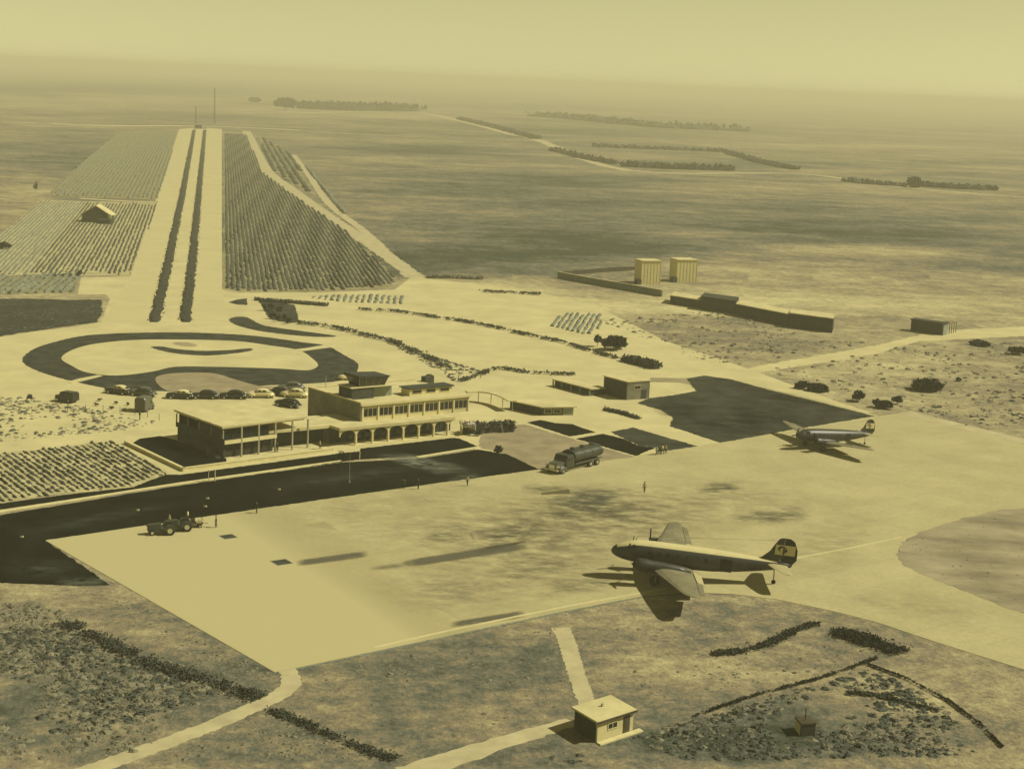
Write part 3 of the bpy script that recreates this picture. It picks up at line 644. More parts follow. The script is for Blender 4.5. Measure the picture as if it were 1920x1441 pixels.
part('flag_pole', M['post'], T, FT, (uL + 3, uL + 3.08, vB - 1, vB - .92, zU - .05, zU + 2.2))

# ---- glazed pavilion with the big flat roof on slim columns
F1 = Fr((420, 862), (579, 840)); zR = ztop(at(579, 840), 782)
lf = F1.loc(329, 767, zR); fc = F1.loc(418, 799, zR)
FP = Fr((420, 862), (579, 840), e2=(F1.P(*lf) - F1.P(*fc)).normalized())
uF, vF = FP.loc(418, 799, zR); uRt, _ = FP.loc(580, 782, zR); _, vL = FP.loc(329, 767, zR)
print('pavilion', zR, uF, vF, uRt, vL)
Pv = thing('pavilion', 'two storey glazed pavilion under a wide flat pale roof on slim columns', 'pavilion', FP.P(0, 0), w=True)
part('roof', M['roofpale'], Pv, FP, (uF - .3, uRt, vF - .3, vL, zR - .32, zR))
part('ceiling_beam', M['white'], Pv, FP, (uF + .2, uRt - .3, vF + .1, vF + .35, zR - .6, zR - .33), (uF + .1, uF + .35, vF + .36, vL - .3, zR - .6, zR - .33))
for x, y in ((453, 857), (485, 852.5), (516, 848), (548, 844), (577, 840)):
    u, v = FP.loc(x, y); part('column', M['post'], Pv, FP, (u - .13, u + .13, v - .05 + .0, v + .2, .1, zR - .61 if v + .2 > vF + .1 else zR - .33))
ub, _ = FP.loc(517, 848); zM = zR * .47
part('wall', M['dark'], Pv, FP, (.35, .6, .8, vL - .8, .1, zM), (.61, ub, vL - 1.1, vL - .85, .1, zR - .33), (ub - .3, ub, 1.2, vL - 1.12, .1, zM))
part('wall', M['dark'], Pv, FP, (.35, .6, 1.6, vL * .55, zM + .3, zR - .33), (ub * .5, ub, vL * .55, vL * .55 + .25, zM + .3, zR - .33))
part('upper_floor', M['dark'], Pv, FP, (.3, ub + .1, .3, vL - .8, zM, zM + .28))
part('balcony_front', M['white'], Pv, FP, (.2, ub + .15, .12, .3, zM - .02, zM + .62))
part('balcony_side', M['dark'], Pv, FP, (.1, .28, .31, vL - .6, zM, zM + .85))  # floor edge, this side and stair: shade put into the dark colour
for k in range(5):
    a = .8 + (ub - 1.2) * k / 5; b = .8 + (ub - 1.2) * (k + 1) / 5
    win(Pv, FP, a, b - .12, 1.1, .25, zM - .15, name='glazed_door', fmat='dark')
    win(Pv, FP, a, b - .12, 1.7, zM + .35, zR - .7, fmat='dark')
for k in range(5):
    v = .6 + (vL - 1.4) * k / 4; part('column', M['post'], Pv, FP, (.12, .3, v, v + .18, zM + .86, zR - .61))
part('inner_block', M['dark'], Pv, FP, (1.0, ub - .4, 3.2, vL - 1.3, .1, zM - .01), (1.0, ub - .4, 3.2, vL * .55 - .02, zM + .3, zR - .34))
part('stair', M['dark'], Pv, FP, *[(.0 - .9, .08, 1.0 + .3 * k, 1.3 + .3 * k, .1, .3 + .19 * k) for k in range(12)])

# terrace floor and its low white wall
sheet('planting_and_shadow', [(246, 833), (345, 877), (425, 866), (424, 860), (330, 826), (300, 818), (262, 823)], .11, M['lawn'], kind='stuff')  # dark planting, also painted in for the pavilion's shadow on the terrace
sheet('terrace', [(238, 831), (345, 881), (620, 846), (668, 837), (668, 832), (560, 812), (420, 790), (300, 812)], .09, M['roofpale'])
def wall_line(name, label, line, w, h, m, group=None, z0=0, cat='wall', cop=None):
    pts = [at(*p) for p in line]; base = pts[0].lerp(pts[-1], .5)
    t = thing(name, label, cat, base, w=True)
    mb = MB(); cp = MB()
    for a, b in zip(pts, pts[1:]):
        d = (b - a).normalized(); nn = Vector((-d.y, d.x, 0)) * w / 2; e = d * w * .49
        mb.prism([a - nn - e, b - nn + e, b + nn + e, a + nn - e], z0, h); n2 = nn * 1.25
        cp.prism([a - n2 - e, b - n2 + e, b + n2 + e, a + n2 - e], h + .003, h + .09)
        z0 += .0
    mb.build('wall', m, t); cp.build('coping', cop or m, t)
    if group: t['group'] = group
    return t
wall_line('terrace_wall', 'low white wall round the corner of the pavilion terrace', [(236, 832), (344, 883), (622, 846)], .45, .5, M['kerb'])

# ---- annex, block house and their low wings
def block(name, label, cat, front, right, left, top, roofm, wl, wf, group=None, h=None, depth=None, right_h=None, extra=True, over=.15):
    """plain flat roofed block from the feet of three corners and the pixel height of its front corner top"""
    O = at(*front); e1 = at(*right) - O; Lr = e1.length; e1.normalize(); e2 = at(*left) - O; Ll = e2.length; e2.normalize()
    fr = Fr(front, e1=e1, e2=e2); z = h or ztop(O, top)
    t = thing(name, label, cat, O, w=True)
    if group: t['group'] = group
    part('front_wall', wf, t, fr, (0, Lr, 0, .25, 0, z - .2)); part('side_wall', wl, t, fr, (0, .25, .253, Ll, 0, z - .2))
    part('back_wall', wf, t, fr, (.253, Lr, Ll - .25, Ll, 0, z - .2), (Lr - .25, Lr, .253, Ll - .253, 0, z - .2))
    part('roof', roofm, t, fr, (-over, Lr + over, -over, Ll + over, z - .2, z))
    return t, fr, Lr, Ll, z
t, fr, Lr, Ll, z = block('annex_building', 'low white annex beside the arcade hedge with a dark open front', 'annex', (1016, 779), (1073, 778), (956, 766), 762, M['roofpale'], M['dark'], M['dark'], over=.5)
part('end_wall', M['grey'], t, fr, (Lr - 2.0, Lr + .1, -.12, -.003, 0, z - .21)); part('end_wall', M['white'], t, fr, (Lr + .003, Lr + .15, 0, Ll, 0, z - .21))
for k in range(2): win(t, fr, .4 + 1.9 * k, 2.0 + 1.9 * k, 0, .4, z - .5)
t, fr, Lr, Ll, z = block('block_house', 'tall dark square block with pale flat roof beside the big lawn', 'block house', (1175, 750), (1217, 747), (1131, 738), 715, M['roofpale'], M['dark'], M['sidewall'])  # side and front walls carry their shade in the colour
win(t, fr, Lr * .3, Lr * .6, 0, z * .55, z * .75); part('door', M['dark'], t, fr, (Lr * .62, Lr * .85, -.05, -.004, 0, 2.0))
t, fr, Lr, Ll, z = block('store_shed', 'low open store with pale roof and white pillar left of the block house', 'shed', (1108, 742), (1131, 740), (1040, 724), 728, M['roofpale'], M['dark'], M['dark'], over=.4)
for k in range(5): part('pillar', M['white'] if k == 4 else M['grey'], t, fr, (-.5, -.25, Ll * k / 4.0 - .1, Ll * k / 4.0 + .2, 0, z - .21))

# curved covered walkway from the terminal to the annex
line = smooth_line([(874, 742), (905, 742), (935, 748), (960, 760)], 4)
pts = [at(x, y + 12) for x, y in line]; t = thing('covered_walkway', 'curved covered walkway between the terminal and the annex', 'walkway', pts[0], w=True)
mb = MB(); pm = MB()
for a, b in zip(pts, pts[1:]):
    d = (b - a).normalized(); nn = Vector((-d.y, d.x, 0))
    mb.prism([a - nn * .9, b - nn * .9, b + nn * .9, a + nn * .9], 2.1, 2.3)
mb.build('canopy', M['roofpale'], t)
for p in pts[::3]: MB().tube((p.x, p.y, 0), (p.x, p.y, 2.1), .08, 6).build('post', M['post'], t)

# ---- hut in the foreground
t, fr, Lr, Ll, z = block('hut', 'small square hut with flat pale roof and dark side in the foreground grass', 'hut', (1119, 1392), (1186, 1370), (1076, 1366), 1350, M['roofpale'], M['dark'], M['roofpale'], over=.28)  # left wall's shade is put into its dark colour
win(t, fr, Lr * .28, Lr * .55, 0, z * .42, z * .72, mull=1); part('door', M['rust'], t, fr, (Lr * .72, Lr * .9, -.05, -.004, .1, z - .45))
part('plinth', M['kerb'], t, fr, (-.1, Lr + .9, -.75, -.003 - .06, 0, .14))
part('eaves', M['rust'], t, fr, (-.3, Lr + .3, -.32, -.285, z - .26, z - .02))
part('vent', M['post'], t, fr, (Lr * .5, Lr * .5 + .2, Ll * .6, Ll * .6 + .2, z, z + .3))
# brick kiosk at the lower right
t, fr, Lr, Ll, z = block('pump_box', 'small pale and dark box half hidden in the scrub at lower right', 'box', (1501, 1380), (1528, 1378), (1490, 1366), 1356, M['rust'], M['roofpale'], M['dark'], over=.05)
part('pipe', M['rust'], t, fr, (Lr * .4, Lr * .4 + .1, Ll * .4, Ll * .4 + .1, z, z + 1.3))

# ---- works yard on the plain: long wall, sheds, two tall tanks, lean-to
wall_line('yard_wall', 'long dark wall of the works yard running down to its corner', [(1047, 521), (1110, 533), (1180, 545), (1240, 556)], .5, ztop(at(1140, 538), 526), M['stonewall'], cop=M['roofpale'])
wall_line('yard_wall', 'thin far wall running right from the yard corner', [(1050, 517), (1120, 511), (1200, 506)], .4, 1.3, M['rust'])
e2s = (at(1330, 548) - at(1300, 576)).normalized()
for nm, lab, A, B, tp, rm in (('long_shed', 'narrow dark shed at the upper left end of the shed row', (1256, 569), (1312, 578), 553, 'roofpale'), ('long_shed', 'second dark shed, taller than its left neighbour in the row', (1313, 580), (1378, 589), 555, 'darkroof'),
                      ('long_shed', 'long dark shed in the middle of the row below the tanks', (1379, 591), (1478, 611), 569, 'roofpale'), ('long_shed', 'big dark shed at the lower right end of the shed row', (1479, 613), (1560, 624), 586, 'roofpale')):
    O = at(*A); fr = Fr(A, B, e2=e2s); L = (at(*B) - O).length; z = ztop(O, tp); t = thing(nm, lab, 'shed', O, w=True); t['group'] = 'dark sheds of the works yard'
    part('wall', M['dark'], t, fr, (0, L, 0, .3, 0, z - .2), (0, .3, .302, 8.7, 0, z - .2), (L - .3, L, .302, 8.7, 0, z - .2), (.303, L - .303, 8.4, 8.7, 0, z - .2))
    part('roof', M[rm], t, fr, (-.15, L + .1, -.2, 9, z - .2, z + .02))
    for k in range(int(L / 6)): part('door', M['rust'], t, fr, (2 + 6 * k, 3.6 + 6 * k, -.06, -.004, 0, z * .6))
for lab, x, yb, yt, w in (('tall pale ribbed tank, left of the two in the works yard', 1213, 531, 488, 44), ('tall pale ribbed tank, right of the two in the works yard', 1280, 527, 486, 46)):
    O = at(x, yb); z = ztop(O, yt); r = w / pxm(O) / 2 * .9; t = thing('storage_tank', lab, 'tank', O, R(20), group='tall pale tanks')
    mb = MB(); mb.box(-r, r, -r * .8, r * .8, 0, z); mb.build('tank_body', M['white'], t)
    for k in range(7): u = -r + .1 + (2 * r - .2) * k / 6; MB().box(u - .1, u + .1, -r * .8 - .07, -r * .8 - .003, 0, z - .3).build('rib', M['kerb'], t)
    MB().box(-r - .1, r + .1, -r * .8 - .25, r * .8 + .1, z + .003, z + .25).build('tank_lid', M['kerb'], t)
    mb = MB(); mb.box(-r - 1.5, -r - .02, -r * .8 - .6, -r * .3, 0, 1.6); mb.build('valve_house', M['dark'], t)
t, fr, Lr, Ll, z = block('field_office', 'small dark house with a pergola at the far right of the yard', 'house', (1768, 629), (1776, 627), (1707, 620), 606, M['darkroof'], M['dark'], M['grey'], over=.3)
for k in range(8): part('pergola_post', M['rust'], t, fr, (Lr + 1.4 + 1.6 * (k % 4), Lr + 1.55 + 1.6 * (k % 4), 3 * (k // 4), .15 + 3 * (k // 4), 0, z - .7))
part('pergola_roof', M['rust'], t, fr, *[(Lr + .4, Lr + 7, v, v + .15, z - .69, z - .55) for v in (0, 1, 2, 3)])
for x, y, h in ((1590, 612, 2.2), (1602, 612, 2.6), (1612, 611, 2.0)):
    g = at(x, y); tag(MB().box(-.5, .5, -.5, .5, 0, h).prism([(-.65, -.65), (.65, -.65), (.65, .65), (-.65, .65)], h + .002, h + .15).build('gate_pillar', M['kerb'], base=g), 'pale stub pillar standing between the sheds and the far house', 'pillar', 'pale stub pillars')
# barn in the left field
g = at(184, 416); k_ = 1 / pxm(g); t = thing('barn', 'dark gabled barn standing alone in the crop rows left of the avenue', 'barn', g)
w, d, h1, h2 = 26 * k_, 7.0, 15 * k_, 31 * k_
mb = MB(); mb.loft([[(-w, -d / 2, 0), (w, -d / 2, 0), (w, -d / 2, h1), (0, -d / 2, h2), (-w, -d / 2, h1)], [(-w, d / 2, 0), (w, d / 2, 0), (w, d / 2, h1), (0, d / 2, h2), (-w, d / 2, h1)]]); mb.build('wall', M['dark'], t)
for s_ in (-1, 1):
    mb = MB(); mb.loft([[(s_ * -.0, y, h2 + .02), (s_ * (w + .6), y, h1 - .3), (s_ * (w + .6), y, h1 - .05), (0, y, h2 + .3)] for y in (-d / 2 - .4, d / 2 + .5)]); mb.build('roof', M['roofpale'], t)
MB().box(w * .35, w * 1.25, -d / 2 - 5, -d / 2 - .05, 0, h1 * .55).build('lean_to', M['darkroof'], t); MB().box(w * .9, w * 1.1, -d / 2 - .5, -d / 2 - .02, h1 * .6, h1 * 1.1).build('hatch', M['white'], t)
# gate lodge and masts at the head of the avenue
g = at(372, 240); t = thing('gate_lodge', 'tiny dark gate lodge closing the far end of the avenue', 'lodge', g)
MB().box(-3.4, 3.4, -2, 2, 0, 2.8).build('wall', M['dark'], t); MB().box(-3.8, 3.8, -2.4, 2.4, 2.803, 3.1).build('roof', M['grey'], t)
def mast(label, x, yb, yt, w):
    g = at(x, yb); h = ztop(g, yt); t = thing('radio_mast', label, 'mast', g, group='masts at the avenue head'); legs = [(-w, -w), (w, -w), (w, w), (-w, w)]
    for a in legs: MB().tube((a[0], a[1], 0), (a[0] * .35, a[1] * .35, h), .16, 4).build('leg', M['rust'], t)
    mb = MB(); n = 9
    for k in range(n):
        z0, z1 = h * k / n, h * (k + 1) / n; f0, f1 = 1 - .65 * k / n, 1 - .65 * (k + 1) / n
        for i in range(4):
            a, b = legs[i], legs[(i + 1) % 4]; mb.tube((a[0] * f0, a[1] * f0, z0), (b[0] * f1, b[1] * f1, z1), .07, 3)
    mb.build('lattice', M['rust'], t)
mast('taller lattice radio mast at the head of the avenue', 402, 232, 166, .75); mast('shorter lattice mast left of the tall one at the avenue head', 367, 232, 200, .6)

# ================================================================== LAMPS, POSTS, FENCES
def lamp(label, x, yb, yt):
    g = at(x, yb); h = ztop(g, yt); t = thing('lamp_post', label, 'lamp post', g)
    MB().tube((0, 0, 0), (0, 0, h), .05, 6, .03).build('pole', M['post'], t); MB().tube((0, 0, 0), (0, 0, .3), .14, 8).build('base', M['post'], t)
    MB().tube((0, 0, h), (.7, 0, h + .15), .035, 5).build('arm', M['post'], t); MB().box(.55, 1.0, -.12, .12, h + .08, h + .2).build('lamp_head', M['post'], t)
lamp('tall thin lamp post on the dark lawn beside the white path', 655, 905, 848)
for x, yb, yt, lab in ((391, 903, 882, 'thinner left flag post by the terrace corner'), (403, 902, 881, 'thicker right flag post by the terrace corner')):
    g = at(x, yb); h = ztop(g, yt); t = thing('flag_post', lab, 'post', g, group='posts below the terrace corner')
    MB().tube((0, 0, 0), (0, 0, h), .1 if x > 400 else .06, 6).build('pole', M['frame'], t); MB().tube((0, 0, h), (0, 0, h + .12), .14, 8).build('cap', M['frame'], t)
for i, (x, y, lab) in enumerate(((41, 1007, 'at the dark lawn corner far left'), (258, 957, 'left of the parked tractors'), (389, 935, 'above the standing man'), (190, 918, 'at the edge of the striped plot'), (385, 950, 'just behind the tractors'), (523, 918, 'midway along the dark lawn'))):
    g = at(x, y); t = thing('lawn_light', 'small white ground light on the lawn ' + lab, 'ground light', g, group='ground lights on the lawn')
    MB().tube((0, 0, 0), (0, 0, .22), .3, 10, .24).build('drum', M['grey2'], t); MB().tube((0, 0, .22), (0, 0, .33), .14, 8, .08).build('lens', M['glass'], t)
for x, y, s, lab in ((428, 1006, 1.0, 'small dark drain cover near the standing man'), (528, 1054, 1.15, 'larger dark drain cover left of the long stain')):
    g = at(x, y); t = thing('drain_cover', lab, 'drain cover', g, rz=math.atan2(FT.e1.y, FT.e1.x), group='drain covers on the apron')
    MB().box(-s, s, -s, s, .03, .062).build('frame', M['stonewall'], t)
    mb = MB()
    for k in range(9): y0 = -s * .88 + s * 1.76 * k / 9; mb.box(-s * .88, s * .88, y0, y0 + s * .15, .063, .085)
    mb.build('grille', M['dark'], t)
def fence(label, line, h, gap=3.2, wires=3, r=.05):
    pts = [at(*p) for p in smooth_line(line, 6)]; t = thing('wire_fence', label, 'fence', pts[0], w=True); T_ = 0; nxt = 0; prev = None; mb = MB()
    for a, b in zip(pts, pts[1:]):
        L = (b - a).length
        while nxt <= T_ + L:
            p = a.lerp(b, (nxt - T_) / L); MB().tube((p.x, p.y, 0), (p.x + random.uniform(-.05, .05), p.y, h * random.uniform(.92, 1.05)), r, 5).build('post', M['bark'], t)
            if prev:
                for k in range(wires): z = h * (k + 1) / (wires + .3); mb.tube((prev.x, prev.y, z), (p.x, p.y, z), .012, 3)
            prev = p; nxt += gap
        T_ += L
    if wires: mb.build('wire', M['rust'], t)
fence('wire fence on thin posts along the forecourt scrub', [(60, 775), (160, 772), (240, 776), (300, 788)], 1.3)

# ================================================================== AIRCRAFT
def make_airliner(s):
    """twin engined tail-wheel airliner; local +x forward, +y its left side; drawn level, then pitched nose up onto its tail wheel"""
    t = thing('airliner', 'x', 'airliner'); pit = R(4.5); H0 = 2.55
    rot = Matrix.Rotation(-pit, 3, 'Y')
    def T(v): q = rot @ Vector(v); return (q.x * s, q.y * s, (q.z + H0) * s)
    def B(mb, name, m, par=None, smooth=False):
        mb.v = [T(v) for v in mb.v]; return mb.build(name, m, par or t, smooth=smooth)
    def ring(x, zc, ry, rz, n=20): return [(x, ry * math.cos(a), zc + rz * math.sin(a)) for a in [2 * math.pi * (i + .5) / n for i in range(n)]]
    st = [(6.75, -.12, .05, .05), (6.6, -.10, .36, .36), (6.2, -.05, .68, .66), (5.5, .0, .96, .92), (4.7, .08, 1.12, 1.13), (3.8, .12, 1.22, 1.27), (2, .12, 1.27, 1.32), (-2, .12, 1.27, 1.32), (-4.5, .15, 1.2, 1.24), (-7, .25, 1.0, 1.05), (-9.3, .38, .72, .78), (-11.4, .5, .42, .5), (-12.7, .58, .18, .28), (-13.05, .6, .03, .06)]
    mb = MB(); mb.loft([ring(*a) for a in st])
    n = 20
    fi = 0
    for k in range(len(st) - 1):
        for i in range(n):
            up = math.sin(2 * math.pi * (i + 1) / n); mb.m[fi] = 1 if (up > .72 and 2 <= k <= 10) else 0; fi += 1
    B(mb, 'fuselage', [M['alu'], M['whitepaint']], smooth=True)
    mb = MB()      # cockpit glazing
    for sy in (1, -1):
        for (a, b) in (((5.25, .30 * sy), (4.85, .98 * sy)), ((4.82, 1.0 * sy), (4.2, 1.16 * sy))):
            mb.add([(a[0] + .12, a[1] * 1.01, .55), (b[0] + .08, b[1] * 1.03, .55), (b[0] - .12, b[1] * .93, 1.02), (a[0] - .35, a[1] * .9, 1.06)], [(0, 1, 2, 3)])
    B(mb, 'cockpit_window', M['glass'])
    for sy in (1, -1):
        for k in range(7):
            x = 2.6 - 1.02 * k; mb = MB(); mb.box(x - .2, x + .2, sy * 1.262 - .02, sy * 1.262 + .02, .22, .62); B(mb, 'cabin_window', M['glass'])
    mb = MB(); mb.box(-6.4, -5.1, 1.14, 1.165, -.65, .75); B(mb, 'cabin_door', M['aludark'])
    mb = MB(); mb.box(-6.9, 3.9, 1.2, 1.2, 0, 0)
    def af(y, le, te, z, th, n=7):
        top = []; 
        for i in range(n + 1):
            u = i / n; x = le + (te - le) * u; y_t = 2.6 * th * (math.sqrt(u) * .6 - .25 * u - .35 * u * u); top.append((x, y, z + y_t))
        bot = [(p[0], y, z - (p[2] - z) * .55) for p in top[1:-1]][::-1]
        return top + bot
    def wing(sy):
        S = [(1.0, 2.25, -2.25, -.85, .62), (2.9, 2.2, -2.25, -.85, .6), (5, 1.75, -2.2, -.67, .5), (8, 1.05, -2.1, -.4, .38), (11, .35, -2.05, -.14, .28), (13.4, -.25, -1.95, .07, .2), (14.1, -.55, -1.85, .13, .14), (14.45, -.95, -1.6, .16, .06)]
        mb = MB(); rs = [af(sy * a[0], a[1], a[2], a[3], a[4]) for a in S]
        if sy < 0: rs = [r[::-1] for r in rs]
        mb.loft(rs); return mb
    for sy in (1, -1):
        w = B(wing(sy), 'wing', M['wingskin'], smooth=False)
        mb = MB()
        mb.hexa([(-2.2, sy * 1.1, -1.0), (-2.2, sy * 7.4, -.46), (-3.05, sy * 7.2, -.85), (-3.25, sy * 1.1, -1.45), (-2.2, sy * 1.1, -.9), (-2.2, sy * 7.4, -.36), (-3.05, sy * 7.2, -.78), (-3.25, sy * 1.1, -1.36)])
        B(mb, 'flap', M['flap'], w)
        mb = MB(); mb.hexa([(-2.12, sy * 7.7, -.42), (-1.98, sy * 13, .02), (-2.5, sy * 12.8, 0), (-2.75, sy * 7.7, -.45), (-2.12, sy * 7.7, -.36), (-1.98, sy * 13, .07), (-2.5, sy * 12.8, .04), (-2.75, sy * 7.7, -.41)]); B(mb, 'aileron', M['wingskin'], w)
        mb = MB(); mb.loft([[(x, sy * 2.9 + r * math.cos(a), zc + r * math.sin(a)) for a in [2 * math.pi * i / 16 for i in range(16)]] for x, r, zc in ((4.1, .5, -.55), (4.05, .66, -.55), (3.7, .74, -.55), (2.9, .74, -.56), (2.6, .68, -.58), (1.2, .66, -.6), (-.6, .5, -.62), (-1.9, .12, -.7))])
        e = B(mb, 'engine', M['alu'], smooth=True)
        pr = MB(); pr.loft([[(x, sy * 2.9 + r * math.cos(a), -.55 + r * math.sin(a)) for a in [2 * math.pi * i / 10 for i in range(10)]] for x, r in ((4.12, .2), (4.4, .17), (4.6, .02))])
        for k in range(3):
            a = R(90 + 120 * k + 14 * sy); c, s_ = math.cos(a), math.sin(a); bl_ = []
            for r, wd, tw in ((.15, .08, .1), (.6, .13, .07), (1.3, .13, .04), (1.72, .06, .02)):
                px_, pz = sy * 2.9 + c * r, -.55 + s_ * r
                bl_.append([(4.28 + tw, px_ - s_ * wd, pz + c * wd), (4.31, px_, pz), (4.28 - tw, px_ + s_ * wd, pz - c * wd), (4.25, px_, pz)])
            pr.loft(bl_)
        B(pr, 'propeller', M['prop'], e)
        mb = MB(); mb.loft([[(x, sy * 2.9 + .43 * math.cos(a), -.55 + .43 * math.sin(a)) for a in [2 * math.pi * i / 12 for i in range(12)]] for x in (4.11, 4.13)]); B(mb, 'intake', M['prop'], e)
        hub = Vector(T((1.95, sy * 2.85, -.6))); hub.z = .57 * s; top = Vector(T((1.75, sy * 2.85, -.9)))
        mb = MB()
        for o in (-.3, .3): mb.tube((hub.x, hub.y + o * s, hub.z), (top.x, top.y + o * s, top.z), .07 * s, 6)
        mb.tube((hub.x, hub.y - .36 * s, hub.z), (hub.x, hub.y + .36 * s, hub.z), .09 * s, 8); mb.tube((hub.x, hub.y, hub.z + .3 * s), (hub.x - 1.8 * s, hub.y, top.z), .05 * s, 6)
        g_ = mb.build('landing_gear', M['stonewall'], t)
        mb = MB(); mb.loft([[(hub.x + r * s * math.cos(a), hub.y + yy * s, hub.z + r * s * math.sin(a)) for a in [2 * math.pi * i / 18 for i in range(18)]] for yy, r in ((-.2, .44), (-.14, .55), (0, .57), (.14, .55), (.2, .44))]); mb.build('wheel', M['tyre'], g_, smooth=True)
        S = [(.15, -10.2, -12.5, .62, .2), (2.0, -10.75, -12.6, .66, .16), (3.6, -11.35, -12.65, .69, .12), (4.05, -11.8, -12.55, .7, .05)]
        mb = MB(); rs = [af(sy * a[0], a[1], a[2], a[3], a[4]) for a in S]; mb.loft(rs if sy > 0 else [r[::-1] for r in rs]); B(mb, 'tailplane', M['flap'])
    # fin and rudder
    def vf(x0, x1, z, th): return [(x0, 0, z), ((x0 * .7 + x1 * .3), th, z), (x1, th * .5, z), (x1, -th * .5, z), ((x0 * .7 + x1 * .3), -th, z)]
    mb = MB(); mb.loft([vf(-8.3, -11.6, .95, .05), vf(-9.6, -11.7, 1.25, .1), vf(-10.4, -11.8, 2.0, .1), vf(-10.9, -11.85, 2.9, .08), vf(-11.3, -11.9, 3.5, .05), vf(-11.6, -11.9, 3.62, .02)]); B(mb, 'fin', M['alu'])
    mb = MB(); mb.loft([vf(-11.63, -13.0, .72, .08), vf(-11.72, -13.45, 1.3, .08), vf(-11.84, -13.4, 2.4, .07), vf(-11.9, -13.0, 3.3, .05), vf(-11.92, -12.5, 3.62, .02)]); rd = B(mb, 'rudder', M['aludark'])
    # tail emblem: pale field with a dark hooked figure, both sides
    for sy in (1, -1):
        y = sy * .125
        mb = MB(); mb.box(-13.15, -10.95, y - .012, y + .012, 1.75, 2.85); e = B(mb, 'fin_emblem', M['whitepaint'])
        mb = MB(); y2 = y + sy * .016; q = [(-11.75 + .42 * math.cos(a), 2.35 + .33 * math.sin(a)) for a in [R(-70 + 25 * k) for k in range(13)]]
        for (a, b) in zip(q, q[1:]): mb.hexa([(a[0] - .1, y2 - .008, a[1] - .08), (b[0] - .1, y2 - .008, b[1] - .08), (b[0] + .1, y2 - .008, b[1] + .08), (a[0] + .1, y2 - .008, a[1] + .08)] + [(a[0] - .1, y2 + .008, a[1] - .08), (b[0] - .1, y2 + .008, b[1] - .08), (b[0] + .1, y2 + .008, b[1] + .08), (a[0] + .1, y2 + .008, a[1] + .08)])
        mb.box(-12.0, -11.8, y2 - .008, y2 + .008, 1.8, 2.6); B(mb, 'emblem_mark', M['prop'], e)
    tw = Vector(T((-11.2, 0, .0))); mb = MB(); mb.tube((tw.x, 0, .22 * s), tw, .06 * s, 6); k_ = mb.build('tail_strut', M['stonewall'], t)
    mb = MB(); mb.loft([[(tw.x + r * s * math.cos(a), yy * s, .26 * s + r * s * math.sin(a)) for a in [2 * math.pi * i / 12 for i in range(12)]] for yy, r in ((-.1, .2), (0, .26), (.1, .2))]); mb.build('tail_wheel', M['tyre'], k_)
    mb = MB(); mb.tube((4.2, 0, 1.3), (4.1, 0, 1.75), .03, 5); mb.tube((4.1, 0, 1.75), (-11.4, 0, 3.3), .012, 3); B(mb, 'aerial', M['prop'])
    return t
gn, gt = at(1145, 1083), at(1476, 1088); dv = gn - gt; s1 = dv.length / 19.7; print('airliner scale', s1)
plane = make_airliner(s1); plane['label'] = 'large dark airliner with white roof parked in the near right of the apron'; plane['group'] = 'airliners on the apron'
plane.location = gt + dv * (13.0 / 19.7); plane.rotation_euler = (0, 0, math.atan2(dv.y, dv.x) - R(7))
wa, wb = at(1468, 815), at(1618, 866); wv = wb - wa; wv.normalize(); ctr = wa.lerp(wb, .5)
p2 = dup(plane, loc=ctr, rz=math.atan2(-wv.x, wv.y), label='smaller far airliner with dark grey body parked at the corner of the dark lawn', scale=1.12 * (wb - wa).length / 28.9 / s1)

for ch in p2.children:
    if ch.name.startswith('fuselage'):
        for sl_ in ch.material_slots: sl_.link = 'OBJECT'; sl_.material = M['alu']
